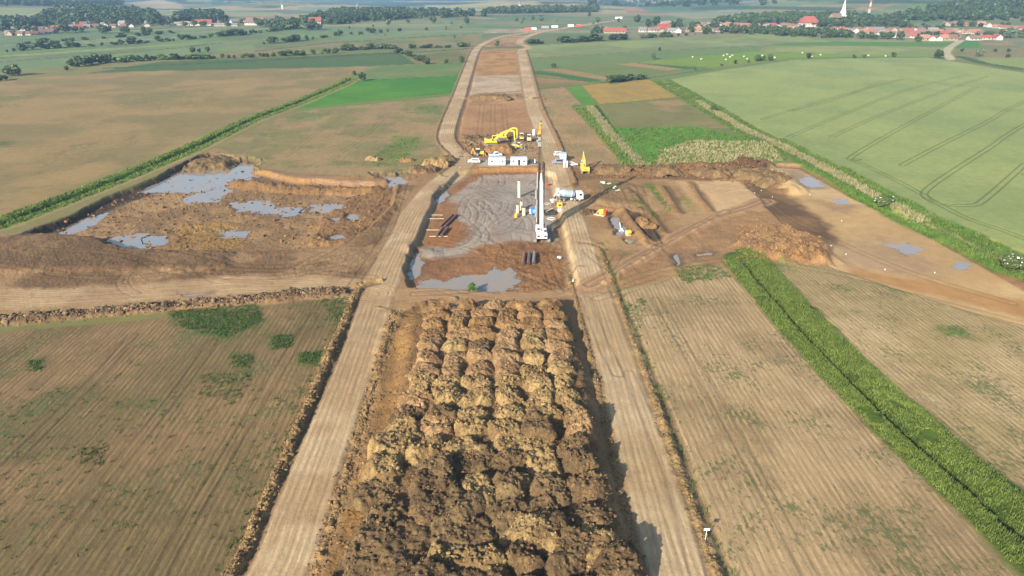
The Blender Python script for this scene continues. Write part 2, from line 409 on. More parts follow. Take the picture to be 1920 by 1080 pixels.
class Land:
    def __init__(s, x, y, zonly=False):
        s.x, s.y, s.zo = x, y, zonly; n = len(x)
        s.z = base(x, y); s.rough = np.zeros(n); s.reg = np.zeros(n, np.int16); s.pond = np.full(n, -1, np.int16); s.edge = np.zeros(n)
        if not zonly:
            s.c = np.zeros((n, 3)); s.rows = np.stack([x, y, np.zeros(n)], 1); s.cov = np.zeros((n, 3))
        s.n1 = fbm(x, y, 2.2, 3, 91); s.n2 = fbm(x, y, 11, 3, 57)
    def sel(s, pts, m):
        i = subset(pts, s.x, s.y, m); return i, s.x[i], s.y[i]
    def poly(s, pts, col=None, edge=.8, wob=0., a=1., dz=None, rough=None, row=None, rs=.6, weed=None, wet=None, clod=None, reg=None, col2=None, ns=9, setz=None, patchy=False):
        m = edge + abs(wob) * 1.5 + 1
        i, x, y = s.sel(pts, m)
        if not len(i): return
        d = sdpoly(pts, x, y) + wob * (s.n1[i] * .5 + s.n2[i])
        k = sst(-edge, edge, d)
        if patchy: k = k * sst(-.35, .2, fbm(x, y, 1.1, 3, 63) + .6 * s.n2[i])
        if dz is not None: s.z[i] += dz * k
        if rough is not None: s.rough[i] = s.rough[i] * (1 - k) + rough * k
        s.mix(i, k * a, col, col2, ns, row, rs, weed, wet, clod, .05 if patchy else None)
        if reg is not None: s.reg[i[k > .5]] = reg
    def mix(s, i, k, col, col2, ns, row, rs, weed, wet, clod, rough=None):
        if s.zo: return
        if col is not None:
            c = np.broadcast_to(lin(col), (len(i), 3))
            if col2 is not None:
                f = sst(-.22, .22, fbm(s.x[i], s.y[i], ns, 4, int(sum(col2))))[:, None]
                c = c * (1 - f) + lin(col2) * f
            s.c[i] = s.c[i] * (1 - k[:, None]) + c * k[:, None]
            on = (k > .5) & (rough != .05)
            s.cov[i[on], 0] = 0 if weed is None else weed
            s.rows[i[on], 2] = 0
            if clod is None: s.cov[i[on], 2] = 0
        elif weed is not None: s.cov[i, 0] = s.cov[i, 0] * (1 - k) + weed * k
        if wet is not None: s.cov[i, 1] = s.cov[i, 1] * (1 - k) + wet * k
        if clod is not None: s.cov[i, 2] = s.cov[i, 2] * (1 - k) + clod * k
        if row is not None:
            (ax, ay), (bx, by) = row; L = math.hypot(bx - ax, by - ay); ux, uy = (bx - ax) / L, (by - ay) / L
            j = i[k > .5]; X = s.x[j] - ax; Y = s.y[j] - ay
            s.rows[j, 0] = X * uy - Y * ux; s.rows[j, 1] = X * ux + Y * uy; s.rows[j, 2] = rs
    def line(s, pts, wd, col=None, edge=.5, wob=0., a=1., dz=None, peak=None, rough=None, rs=None, weed=None, wet=None, clod=None, reg=None, col2=None, ns=9, off=0, gauge=None):
        m = wd + edge + abs(wob) * 1.5 + 1 + abs(off) + (gauge or 0)
        i, x, y = s.sel(pts, m)
        if not len(i): return
        d0, t, sg = polyline(pts, x, y)
        ok = d0 < m; i = i[ok]; d0 = d0[ok]; t = t[ok]; sg = sg[ok]
        if off: d0 = np.abs(d0 * sg - off)
        if gauge: dd = np.abs(d0 - gauge)
        else: dd = d0
        d = wd - dd + wob * (s.n1[i] * .5 + s.n2[i])
        k = sst(-edge, edge, d)
        if dz is not None: s.z[i] += dz * k
        if peak is not None: s.z[i] += peak * np.clip(1 - (dd / wd) ** 2, 0, 1) * (1 + .5 * s.n1[i] + .25 * s.n2[i])
        if rough is not None: s.rough[i] = s.rough[i] * (1 - k) + rough * k
        s.mix(i, k * a, col, col2, ns, None, 0, weed, wet, clod)
        if rs is not None and not s.zo:
            j = k > .5; s.rows[i[j], 0] = (d0 * sg)[j]; s.rows[i[j], 1] = t[j]; s.rows[i[j], 2] = rs
        if reg is not None: s.reg[i[k > .5]] = reg

REGION = {0: ('ground', None)}
def reg(name, label=None):
    k = len(REGION); REGION[k] = (name, label); return k
R_ROAD = reg('haul_road', 'pale dirt haul road left of the soil heaps'); R_ROADR = reg('haul_road', 'pale dirt haul road right of the soil heaps')
R_TR = reg('dirt_track', 'wide light dirt track leading off to the left'); R_DG = reg('dirt_track', 'rutted diagonal dirt track to the right cutting')
R_VR = reg('village_road', 'pale lane winding to the right village')

# fields: polygon, colour, second colour, rows direction, rows strength, weeds, label
def FL(pts, c, c2=None, row=None, rs=.3, weed=0, name='field', label=None, ns=30, edge=.7):
    return (PX(*pts), c, c2, PX(*row) if row else None, rs, weed, reg(name, label), ns, edge)
GR = 'field'
FIELDS = [
 FL(((-600, 74), (300, 60), (620, 52), (900, 42), (960, 48), (900, 66), (640, 72), (300, 86), (-600, 120)), (118, 142, 112), (132, 150, 112), None, 0, 0, GR, 'blue-green far field strip before the left village'),
 FL(((-500, 128), (0, 97), (260, 80), (520, 62), (700, 60), (620, 72), (400, 84), (150, 104), (0, 112), (-500, 150)), (126, 150, 98), (118, 140, 100), None, 0, 0, GR, 'pale green strip below the left hedge lines'),
 FL(((-500, 160), (0, 116), (270, 96), (470, 83), (480, 92), (300, 108), (130, 124), (0, 136), (-500, 190)), (134, 148, 95), (122, 140, 95), None, 0, 0, GR, 'light green strip above the left bushes'),
 FL(((300, 106), (480, 92), (620, 80), (760, 72), (880, 62), (905, 64), (895, 84), (640, 94), (480, 100)), (150, 140, 105), (122, 138, 92), None, 0, 0, GR, 'faded brown meadow left of the corridor bend'),
 FL(((640, 62), (960, 50), (1040, 58), (900, 62), (800, 66), (640, 74)), (122, 150, 112), (140, 158, 118), None, 0, 0, GR, 'green field behind the far site'),
 FL(((300, 116), (560, 106), (745, 97), (780, 120), (640, 127), (250, 137), (140, 141)), (84, 114, 70), (96, 120, 74), None, 0, 0, GR, 'dark green strip behind the big tan field'),
 FL(((-900, 200), (0, 154), (130, 139), (250, 134), (640, 126), (690, 124), (650, 150), (560, 190), (470, 222), (350, 280), (180, 348), (0, 415), (-900, 720)), (170, 140, 94), (150, 130, 86), ((0, 400), (560, 190)), .35, .3, GR, 'large tan fallow field on the far left', 26),
 FL(((660, 142), (712, 124), (872, 116), (862, 141), (690, 152)), (112, 138, 84), (132, 150, 98), ((700, 150), (715, 124)), .35, 0, GR, 'striped pale green field above the bright green one'),
 FL(((775, 104), (893, 92), (874, 115), (778, 121)), (150, 132, 92), (128, 128, 84), None, 0, .1, GR, 'small brown field left of the corridor'),
 FL(((665, 152), (860, 142), (852, 174), (560, 204), (600, 180)), (76, 132, 38), (92, 142, 44), ((850, 174), (862, 142)), .1, 0, GR, 'bright green field left of the haul road'),
 FL(((545, 207), (853, 180), (835, 225), (822, 255), (828, 290), (770, 330), (566, 336), (445, 310), (384, 287), (500, 222)), (172, 142, 100), (146, 132, 84), ((545, 355), (720, 210)), .6, .5, GR, 'brown stubble field between the green ditch and haul road', 14),
 FL(((896, 95), (968, 92), (974, 140), (880, 143)), (196, 152, 104), (182, 140, 96), None, 0, 0, 'stripped_ground', 'tan stripped soil between the two haul roads', 9),
 FL(((880, 143), (974, 140), (978, 170), (872, 177)), (206, 178, 150), (190, 158, 126), None, 0, 0, 'stripped_ground', 'whitish gravelled stretch between the haul roads', 8),
 FL(((866, 196), (984, 192), (1004, 248), (846, 256)), (190, 142, 100), (176, 130, 88), ((905, 256), (915, 196)), .12, 0, 'stripped_ground', 'smooth orange-tan stretch behind the excavators', 12),
 FL(((925, 79), (958, 66), (990, 66), (974, 82), (968, 88), (900, 88)), (190, 155, 120), (176, 140, 106), None, 0, 0, 'stripped_ground', 'tan wedge where the haul roads bend', 14),
 FL(((905, 58), (950, 52), (1020, 53), (1040, 55), (1000, 61), (930, 61)), (205, 186, 176), (180, 160, 140), None, 0, 0, 'stripped_ground', 'pale pinkish far work site', 14),
 FL(((990, 108), (984, 86), (1040, 83), (1290, 70), (1430, 62), (1600, 72), (1620, 76), (1450, 82), (1250, 92)), (152, 166, 116), (142, 158, 112), None, 0, 0, GR, 'pale green cornfield right of the road bend'),
 FL(((1000, 62), (1100, 62), (1150, 66), (1160, 77), (1040, 80), (1000, 78)), (98, 128, 88), (130, 140, 100), None, 0, 0, GR, 'dark green field below the red-roofed farm'),
 FL(((1000, 135), (984, 112), (1250, 94), (1420, 87), (1440, 96), (1250, 112), (1190, 118)), (118, 142, 92), (128, 150, 96), None, 0, 0, GR, 'mid green strip right of the haul road'),
 FL(((1250, 111), (1415, 97), (1600, 101), (1765, 103), (1765, 108), (1620, 106), (1480, 109), (1335, 127), (1195, 117)), (128, 162, 64), (140, 168, 80), None, 0, 0, GR, 'lime green mown meadow with hay bales'),
 FL(((1195, 118), (1330, 128), (1285, 130), (1165, 120)), (72, 122, 50), None, None, 0, 0, GR, 'dark green wedge beside the hay meadow'),
 FL(((990, 128), (1190, 119), (1290, 131), (1160, 152), (985, 138)), (120, 138, 84), (132, 144, 92), None, 0, 0, GR, 'olive strips beside the haul road'),
 FL(((1150, 120), (1190, 118), (1285, 130), (1250, 132)), (172, 146, 112), None, None, 0, 0, GR, 'thin tan strip next to the dark green wedge'),
 FL(((1015, 130), (1060, 130), (1155, 147), (1130, 150)), (168, 142, 108), None, None, 0, 0, GR, 'thin tan strip between green strips'),
 FL(((986, 134), (1012, 133), (1130, 150), (1105, 154), (990, 140)), (72, 116, 58), None, None, 0, 0, GR, 'thin dark green strip beside the haul road'),
 FL(((986, 141), (1020, 140), (1108, 155), (1060, 160), (990, 166)), (162, 136, 100), (150, 132, 92), None, 0, 0, GR, 'small brown field beside the haul road'),
 FL(((998, 170), (1058, 163), (1100, 205), (1150, 262), (1205, 316), (1070, 302), (1030, 250)), (186, 148, 104), (164, 138, 94), ((1130, 300), (1058, 190)), .8, .3, GR, 'brown ploughed field right of the drilling mast', 16),
 FL(((1062, 163), (1088, 160), (1122, 196), (1092, 198)), (96, 144, 46), (110, 150, 60), None, 0, 0, GR, 'light green strip beside the yellow field'),
 FL(((1090, 160), (1215, 148), (1272, 182), (1124, 195)), (184, 148, 74), (170, 142, 80), None, 0, 0, GR, 'ochre yellow field', 6),
 FL(((1120, 197), (1272, 186), (1395, 240), (1165, 242)), (172, 142, 98), (138, 130, 80), ((1395, 235), (1180, 240)), .4, .45, GR, 'brown and green stubble field'),
 FL(((1155, 240), (1300, 236), (1430, 262), (1440, 300), (1228, 316), (1210, 316)), (84, 142, 40), (98, 150, 52), None, 0, 0, GR, 'bright green rank grass field', 8),
 FL(((1235, 280), (1300, 262), (1440, 265), (1475, 303), (1300, 314), (1225, 316)), (156, 148, 92), (118, 140, 66), None, 0, 0, 'reed_bed', 'pale dry reed patch above the berm', 6),
 FL(((1438, 86), (1795, 88), (1772, 105), (1600, 101), (1420, 96)), (158, 168, 112), (150, 162, 108), None, 0, 0, GR, 'pale strip behind the hay meadow'),
 FL(((1460, 81), (1560, 78), (1795, 79), (1790, 87), (1440, 85)), (98, 142, 66), None, None, 0, 0, GR, 'green strip behind the pale strip'),
 FL(((1620, 73), (1795, 75), (1795, 79), (1560, 78)), (150, 160, 118), None, None, 0, 0, GR, 'thin pale strip under the right village'),
 FL(((1806, 76), (1836, 76), (1838, 90), (1786, 90)), (88, 142, 66), None, None, 0, 0, GR, 'small green plot beside the village lane'),
 FL(((1838, 76), (1890, 78), (1925, 92), (1838, 90)), (162, 148, 116), (140, 140, 104), None, 0, 0, GR, 'small tan plot beside the village lane'),
 FL(((1786, 98), (2100, 96), (2100, 110), (1800, 106)), (152, 136, 104), (128, 136, 92), None, 0, 0, GR, 'brown strip right of the lane'),
 FL(((1830, 108), (2200, 108), (2300, 150), (1920, 132), (1860, 122)), (152, 166, 108), None, None, 0, 0, GR, 'pale green plot at the right edge'),
 FL(((1170, 12), (1300, 18), (1290, 28), (1180, 26)), (190, 150, 128), (170, 140, 118), None, 0, 0, GR, 'reddish bare slope far right of centre', 60),
 FL(((1560, 0), (1700, 2), (1640, 22), (1500, 20)), (176, 154, 122), (150, 145, 105), None, 0, 0, GR, 'tan hillside field behind the church'),
 FL(((1650, 18), (1800, 20), (1795, 26), (1650, 27)), (196, 170, 126), None, None, 0, 0, GR, 'narrow yellow terrace above the right village'),
 FL(((1400, 20), (1540, 4), (1560, 10), (1490, 24), (1380, 34)), (150, 152, 104), (180, 160, 118), None, 0, 0, GR, 'mixed green slope left of the church'),
 FL(((520, 28), (560, 26), (640, 38), (600, 40)), (178, 172, 96), None, None, 0, 0, GR, 'thin yellow field behind the left village'),
]
R_BL = reg('field', 'olive brown drilled field bottom left'); R_B1 = reg('field', 'tan stubble field between haul road and grass ditch'); R_B2 = reg('field', 'tan stubble field right of the grass ditch'); R_W = reg('field', 'large pale green wheat field with tramlines')
R_PIT = reg('pit_floor', 'muddy floor of the drilling pit'); R_LB = reg('basin_floor', 'churned wet basin left of the haul road'); R_RB = reg('basin_floor', 'smooth tan floor of the right cutting')

def land(x, y, zonly=False):
    T = Land(x, y, zonly)
    if not zonly:
        f = sst(-.25, .25, fbm(x, y, 160, 4, 33))[:, None]; g = sst(.0, .3, fbm(x, y * 2.2, 300, 3, 37))[:, None]
        T.c[:] = lin((112, 126, 84)) * (1 - f) + lin((134, 138, 94)) * f
        nr = sst(900, 500, y)[:, None] if False else (1 - sst(500, 900, y))[:, None]
        T.c[:] = T.c * (1 - nr) + (lin((122, 126, 66)) * (1 - f) + lin((144, 134, 84)) * f) * nr
        T.c[:] = T.c * (1 - g * .7) + lin((158, 140, 108)) * g * .7
        far = sst(1500, 2200, y)[:, None]
        wd = sst(-.05, .12, fbm(x, y * 1.7, 420, 4, 71))[:, None]
        T.c[:] = T.c * (1 - far * wd * .85) + lin((52, 74, 52)) * far * wd * .85
        tn = (sst(1300, 1700, y) * sst(.02, .14, fbm(x, y * 1.5, 260, 3, 75)))[:, None]
        T.c[:] = T.c * (1 - tn * .9) + lin((190, 164, 118)) * tn * .9
        fo = (sst(2200, 2600, y) * sst(-.15, .05, fbm(x, y, 500, 3, 78)))[:, None]
        T.c[:] = T.c * (1 - fo * .95) + lin((42, 66, 54)) * fo * .95
    # land near the works that no field covers
    T.poly(PX((-900, 470), (0, 440), (120, 436), (400, 300), (560, 330), (800, 300), (840, 200), (872, 92), (990, 92), (1010, 170), (1080, 300), (1440, 302), (1700, 400), (2100, 600), (2300, 700), (1560, 500), (1150, 545), (1330, 1300), (300, 1300), (440, 1080), (670, 560), (0, 612), (-900, 680)), (192, 152, 108), 1.0, 1.5, col2=(170, 130, 90), ns=14, rough=.10, clod=.35)
    for (pts, c, c2, row, rs, weed, rg, ns, edge) in FIELDS:
        if min(q[1] for q in pts) > 430: c = (c[0] * 1.0, c[1] * .96, c[2] * .86); c2 = c2 and (c2[0] * .95, c2[1] * .90, c2[2] * .80)
        T.poly(pts, c, edge, .8, col2=c2, ns=ns, row=row, rs=rs, weed=weed, reg=rg)
    # thin cultivated strips far off
    g5 = random.Random(21)
    for k in range(0 if zonly else 26):
        r0 = g5.uniform(58, 108); x0 = g5.uniform(-400, 250); x1 = x0 + g5.uniform(200, 520); sl = .05 + .0011 * (r0 - 50)
        T.line(PX((x0, r0 - sl * x0 * .6), ((x0 + x1) / 2, r0 - sl * (x0 + x1) * .3), (x1, r0 - sl * x1 * .6)), g5.uniform(2.5, 9), g5.choice([(150, 142, 104), (100, 126, 80), (160, 166, 112), (84, 108, 66), (166, 148, 116), (120, 146, 96)]), 1.5, 1.2, .75)
    for k in range(0 if zonly else 20):
        r0 = g5.uniform(33, 62); x0 = g5.uniform(560, 1250); x1 = x0 + g5.uniform(90, 300)
        T.line(PX((x0, r0), (x1, r0 - g5.uniform(-1.5, 3))), g5.uniform(4, 12), g5.choice([(158, 146, 110), (104, 128, 84), (164, 168, 118), (88, 112, 72), (174, 152, 122), (130, 150, 104)]), 2, 2, .8)
    for pts, c, c2 in [] if zonly else [(((-200, 24), (0, 14), (200, 18), (480, 22), (560, 30), (300, 30), (0, 34)), (176, 168, 112), (150, 156, 98)), (((225, 6), (300, 0), (345, 8), (340, 18), (230, 16)), (200, 168, 128), (176, 156, 120)),
            (((-100, -8), (90, -6), (90, 8), (-100, 8)), (46, 66, 52), (60, 84, 60)), (((800, 10), (960, 8), (970, 17), (790, 18)), (206, 176, 138), (180, 166, 122)), (((1010, -4), (1150, -8), (1180, 4), (1010, 8)), (32, 54, 46), (44, 66, 52)),
            (((380, -6), (760, -10), (760, 8), (400, 10)), (54, 80, 66), (80, 104, 80)), (((1180, 8), (1320, 2), (1420, 8), (1380, 22), (1220, 24)), (110, 134, 92), (90, 118, 82)), (((1240, 26), (1380, 18), (1430, 28), (1300, 36)), (170, 158, 120), (150, 150, 110)),
            (((1700, 4), (1790, 0), (1780, 12), (1710, 16)), (110, 140, 74), (120, 150, 84)), (((560, 12), (700, 16), (780, 12), (780, 22), (560, 20)), (130, 146, 112), (160, 154, 120))]:
        T.poly(PXD(*pts), c, 10, 10, .95, col2=c2, ns=120)
    for k in range(0 if zonly else 44):
        r0 = g5.uniform(-6, 34); x0 = g5.uniform(-100, 1900); x1 = x0 + g5.uniform(60, 260)
        ya, yb = r0 + g5.uniform(-2, 2), r0 - g5.uniform(-4, 4)
        T.line([G(x0 + (x1 - x0) * j / 12, r0 + (ya - r0) * math.sin(j / 12 * 3.14) + (yb - r0) * j / 12) for j in range(13)], g5.uniform(12, 40), g5.choice([(158, 140, 108), (96, 120, 82), (166, 162, 116), (64, 88, 60), (182, 150, 120), (60, 82, 58), (120, 140, 100)]), 6, 9, .85)
    # the four large near fields
    T.poly(BLF, (152, 122, 86), .8, .8, col2=(134, 112, 76), ns=18, row=PX((60, 1080), (400, 640)), rs=.8, weed=.5, reg=R_BL, rough=.03)
    T.poly(BR1, (196, 164, 124), .8, .8, col2=(176, 146, 108), ns=16, row=PX((1500, 1080), (1230, 560)), rs=.75, weed=.48, reg=R_B1, rough=.03)
    T.poly(BR2, (200, 170, 128), .8, .8, col2=(180, 154, 110), ns=16, row=PX((1920, 930), (1500, 560)), rs=.7, weed=.50, reg=R_B2, rough=.03)
    T.poly(WHEAT, (164, 170, 104), .8, .6, col2=(152, 162, 100), ns=40, row=PX((1700, 240), (1820, 165)), rs=.10, weed=0, reg=R_W, dz=.5)
    # green patches in the fields
    for pts, cc, al in [(((310, 585), (480, 570), (495, 600), (430, 632), (350, 620)), (62, 98, 28), .95), (((508, 630), (545, 628), (550, 650), (510, 655)), (60, 96, 28), .9), (((560, 662), (600, 660), (595, 682), (562, 680)), (66, 98, 30), .8), (((430, 668), (475, 664), (470, 690), (440, 690)), (66, 96, 32), .6),
                    (((50, 678), (80, 675), (78, 695), (52, 696)), (66, 96, 32), .6), (((620, 560), (655, 556), (655, 580), (625, 610)), (82, 104, 38), .7), (((400, 700), (470, 700), (440, 740), (380, 730)), (80, 96, 40), .5),
                    (((1262, 500), (1340, 495), (1372, 520), (1280, 532)), (92, 118, 44), .75), (((1440, 492), (1475, 494), (1460, 506), (1445, 505)), (86, 118, 40), .7), (((1655, 532), (1740, 548), (1700, 552)), (92, 118, 44), .7),
                    (((1750, 610), (1800, 612), (1820, 632), (1770, 628)), (100, 116, 52), .6), (((690, 296), (745, 255), (790, 258), (780, 280), (740, 312), (700, 312)), (96, 136, 40), .85), (((750, 205), (850, 195), (842, 216), (770, 216)), (84, 122, 58), .7),
                    (((545, 212), (620, 210), (600, 225), (540, 228)), (90, 122, 60), .6), (((480, 250), (520, 250), (515, 258), (490, 258)), (82, 112, 52), .5), (((1000, 190), (1015, 190), (1032, 225), (1012, 228)), (78, 118, 56), .9),
                    (((0, 266), (28, 264), (26, 276), (0, 277)), (84, 108, 52), .8), (((-100, 185), (60, 178), (50, 200), (-100, 210)), (116, 118, 66), .6), (((560, 128), (660, 128), (640, 142), (540, 150)), (112, 118, 70), .6),
                    (((200, 180), (420, 165), (400, 200), (240, 210)), (124, 118, 74), .5), (((50, 300), (260, 240), (250, 280), (60, 340)), (130, 116, 78), .5), (((1255, 200), (1330, 195), (1330, 216), (1270, 216)), (112, 122, 66), .6),
                    (((1212, 345), (1222, 344), (1262, 395), (1252, 400)), (92, 126, 40), .8), (((1180, 378), (1200, 374), (1245, 410), (1225, 408)), (94, 124, 42), .8), (((1128, 345), (1150, 342), (1165, 358), (1140, 362)), (98, 130, 44), .8),
                    (((1275, 370), (1290, 372), (1305, 400), (1290, 398)), (100, 124, 50), .6), (((1160, 470), (1185, 466), (1180, 480), (1162, 482)), (86, 112, 42), .6), (((790, 575), (812, 580), (815, 640), (796, 640)), (100, 108, 58), .5)]:
        T.poly(PX(*pts), cc, 1.8, 2.8, al * .85, weed=None, rough=.05, patchy=True)
    # works: stripped soil left
    T.poly(PX((-700, 470), (0, 441), (100, 430), (190, 432), (300, 462), (440, 468), (640, 462), (720, 400), (748, 345), (775, 350), (740, 440), (700, 545), (500, 530), (300, 540), (0, 548), (-700, 560)), (142, 108, 76), 1.5, 2.5, col2=(180, 142, 102), ns=12, rough=.13, clod=.8)
    T.poly(PX((-700, 455), (0, 445), (100, 434), (185, 436), (260, 466), (440, 472), (420, 500), (250, 508), (0, 512), (-700, 520)), (120, 90, 62), 2, 3, .8, col2=(146, 112, 78), ns=7, rough=.17, clod=.9, dz=.6)
    T.poly(LBASIN, (184, 144, 102), 1.0, 1.2, col2=(160, 124, 88), ns=8, dz=-1.7, rough=.17, clod=.9, reg=R_LB, wet=.15)
    T.poly(PX((400, 305), (545, 322), (680, 335), (680, 350), (560, 352), (450, 340), (380, 345), (260, 352), (330, 310)), (140, 108, 84), 1.5, 1.5, .8, rough=.08, clod=.2, wet=.3)
    T.poly(PX((330, 415), (440, 405), (470, 440), (440, 462), (320, 455)), (176, 134, 72), 2.0, 2.5, .6, rough=.28, clod=1)
    T.poly(PX((640, 370), (735, 345), (745, 375), (700, 430), (640, 455), (560, 450)), (168, 124, 82), 2.0, 2.5, .9, rough=.28, clod=.9, dz=.8, col2=(148, 108, 72), ns=5)
    T.line(PX((248, 362), (300, 335), (386, 291)), 3.0, (74, 56, 42), 1.2, .8, .95, rough=.2)  # far stretch of the left basin bank, its shade painted as dark soil colour
    T.line(PX((60, 438), (150, 402), (248, 358)), 3.0, (74, 56, 42), 1.2, .8, .95, rough=.2)  # near stretch of the same bank, shade put into the colour too
    T.line(PX((386, 289), (450, 310), (562, 335), (640, 333), (740, 330)), 1.6, (184, 140, 84), .8, .8, .9, rough=.25, clod=.8)
    T.line(PX((440, 338), (560, 349), (700, 352)), 3.6, (150, 112, 74), 1, .8, .9, peak=1.7, rough=.25, clod=1)
    T.line(PX((520, 325), (640, 338), (740, 345)), 2.2, (170, 132, 100), .8, .6, .7, rough=.05, rs=.4)
    # pit
    T.poly(PIT, (166, 118, 80), .7, .6, col2=(150, 106, 72), ns=9, dz=-1.35, rough=.12, clod=.35, reg=R_PIT, wet=.1)
    T.poly(PX((905, 322), (1030, 318), (1045, 400), (1052, 455), (960, 440), (900, 452), (858, 470), (800, 474), (770, 470), (778, 455), (850, 455), (880, 430), (850, 395), (850, 355)), (190, 170, 154), 1.6, 2.6, .92, col2=(172, 150, 134), ns=7, rough=.1, clod=.3, wet=.25)
    T.poly(PX((900, 340), (1000, 330), (1030, 400), (990, 440), (900, 410)), (176, 162, 152), 3, 3, .5, wet=.2)
    T.line(smoothline(PX((762, 462), (800, 468), (850, 462), (885, 448), (905, 425), (915, 395)), 5), 2.1, (186, 168, 150), 1.0, .8, .8, rs=.5)
    T.line(smoothline(PX((776, 463), (800, 468)), 5), 2.6, (186, 166, 146), 2.2, .4, .9, dz=.7)
    T.poly(PX((780, 415), (870, 410), (850, 455), (770, 452)), (168, 112, 68), 1.2, 1.2, .7, rough=.05)
    T.poly(PX((880, 455), (1050, 440), (1075, 530), (970, 545), (960, 500)), (176, 128, 82), 2, 2.5, .6, rough=.28, clod=.9, col2=(150, 106, 68), ns=5)
    T.line(PX((856, 323), (900, 316), (1000, 313), (1035, 322)), 1.6, (178, 130, 82), .8, .8, .9, rough=.25, clod=1)
    T.poly(PX((905, 300), (1000, 298), (1010, 310), (900, 312)), (196, 186, 172), 1, 1, .8, rough=.03)
    T.poly(PX((850, 258), (900, 252), (1000, 248), (1010, 290), (900, 290), (862, 282)), (152, 112, 76), 2, 2.5, .8, rough=.25, clod=.9, col2=(128, 96, 66), ns=6)
    T.poly(PX((960, 262), (1010, 262), (1012, 292), (970, 292)), (196, 168, 134), 2, 2, .7, rough=.08)
    T.line(PX((882, 184), (930, 181), (975, 184)), 5, (150, 116, 88), 1.2, 1.6, .9, peak=1.4, rough=.3, clod=1)
    T.line(PX((872, 178), (930, 177), (984, 172)), 1.2, (208, 186, 154), .6, .3, .9)
    # right side workings
    T.poly(PX((1040, 322), (1110, 310), (1300, 312), (1440, 300), (1480, 330), (1400, 345), (1290, 338), (1150, 335), (1060, 340)), (140, 102, 70), 1.5, 1.5, .9, rough=.22, clod=.8, col2=(158, 116, 78), ns=6)
    T.line(smoothline(PX((1165, 322), (1260, 321), (1350, 318), (1430, 310)), 4), 5.5, (146, 110, 76), 1.2, 1.2, .9, peak=2.0, rough=.35, clod=1)
    T.line(PX((1400, 320), (1450, 325), (1478, 350)), 7, (104, 76, 54), 1.2, 1.5, .9, peak=2.0, rough=.4, clod=1)
    T.poly(PX((1270, 340), (1380, 338), (1440, 370), (1400, 392), (1340, 400), (1300, 372)), (222, 182, 136), 2, 2, .9, rough=.06, clod=.15)
    T.poly(RBASIN, (222, 184, 134), .8, .8, col2=(206, 166, 116), ns=22, dz=-.95, rough=.03, clod=.1, reg=R_RB, wet=.1)
    T.poly(PX((1400, 345), (1440, 325), (1500, 370), (1545, 410), (1580, 455), (1520, 450), (1450, 400)), (112, 82, 56), 2.2, 3, .95, rough=.08, clod=.3, col2=(140, 104, 70), ns=9)
    T.poly(PX((1460, 312), (1500, 312), (1560, 350), (1510, 352)), (150, 122, 104), 2, 2, .7, wet=.35)
    T.poly(PX((1520, 370), (1640, 380), (1600, 400), (1540, 395)), (154, 118, 92), 3, 4, .6, wet=.2)
    T.poly(PX((1550, 452), (1660, 440), (1800, 500), (1780, 520), (1600, 490)), (176, 142, 112), 4, 5, .6, wet=.25)
    T.poly(PX((1600, 500), (1750, 520), (1930, 560), (2200, 620), (2100, 640), (1900, 582), (1600, 510)), (190, 138, 84), 2, 2, .8)
    T.line(PX((1452, 309), (1502, 311), (1600, 364), (1700, 410), (1922, 533), (2150, 657)), 1.3, (128, 92, 68), .7, .5, .9, rough=.1)
    T.line([(a + 2.6, b + 1.6) for a, b in PX((1452, 309), (1502, 311), (1600, 364), (1700, 410), (1922, 533), (2150, 657))], 1.2, (184, 146, 108), .7, .5, .9, peak=.35, rough=.1)
    T.poly(PX((1420, 430), (1490, 432), (1548, 458), (1552, 490), (1440, 484), (1380, 462)), (196, 152, 106), 2.6, 2.4, .9, dz=1.5, rough=.4, clod=1, col2=(160, 118, 80), ns=5)
    T.poly(PX((1340, 410), (1400, 395), (1450, 400), (1480, 425), (1400, 450), (1330, 445)), (176, 132, 90), 1.5, 2, .8, rough=.2, clod=.7)
    T.poly(PX((1270, 440), (1340, 420), (1450, 470), (1440, 488), (1350, 490), (1260, 500), (1180, 515)), (172, 130, 92), 1.5, 2, .7, rough=.16, clod=.7, col2=(156, 120, 88), ns=7)
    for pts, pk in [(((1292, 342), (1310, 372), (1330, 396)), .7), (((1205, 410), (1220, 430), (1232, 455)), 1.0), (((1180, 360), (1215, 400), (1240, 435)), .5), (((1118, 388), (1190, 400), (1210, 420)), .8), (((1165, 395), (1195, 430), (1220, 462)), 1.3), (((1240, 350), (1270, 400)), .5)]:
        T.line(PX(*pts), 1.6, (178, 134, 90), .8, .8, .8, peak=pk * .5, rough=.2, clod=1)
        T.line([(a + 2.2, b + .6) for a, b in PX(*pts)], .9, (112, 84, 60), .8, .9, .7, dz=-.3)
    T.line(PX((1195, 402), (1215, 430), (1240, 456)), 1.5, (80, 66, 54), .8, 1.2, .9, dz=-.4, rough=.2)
    T.line([(a + 3.2, b) for a, b in PX((1340, 398), (1262, 443), (1180, 488), (1110, 530))][::-1], 1.6, (170, 126, 86), .8, .8, .8, peak=.7, rough=.25, clod=1)
    T.poly(PX((1110, 345), (1150, 340), (1200, 352), (1210, 380), (1140, 385), (1110, 372)), (150, 118, 82), 2, 2.5, .7, rough=.3, clod=1, dz=.3)
    # heap platform between the roads
    T.poly([(a + 4.6 if a < -5 else a, b) for a, b in HEAPS], None, 1.6, .8, dz=1.3)
    T.poly(HEAPS, (150, 116, 80), 1.4, 1.0, dz=.7, rough=.22, clod=.8, col2=(128, 100, 72), ns=4)
    T.poly(PX((745, 590), (790, 575), (790, 640), (760, 720), (745, 850), (690, 1000), (660, 1090), (600, 1090), (680, 880), (720, 700)), (184, 138, 84), 2, 1.5, .85, rough=.10, clod=.45, col2=(160, 120, 78), ns=6)
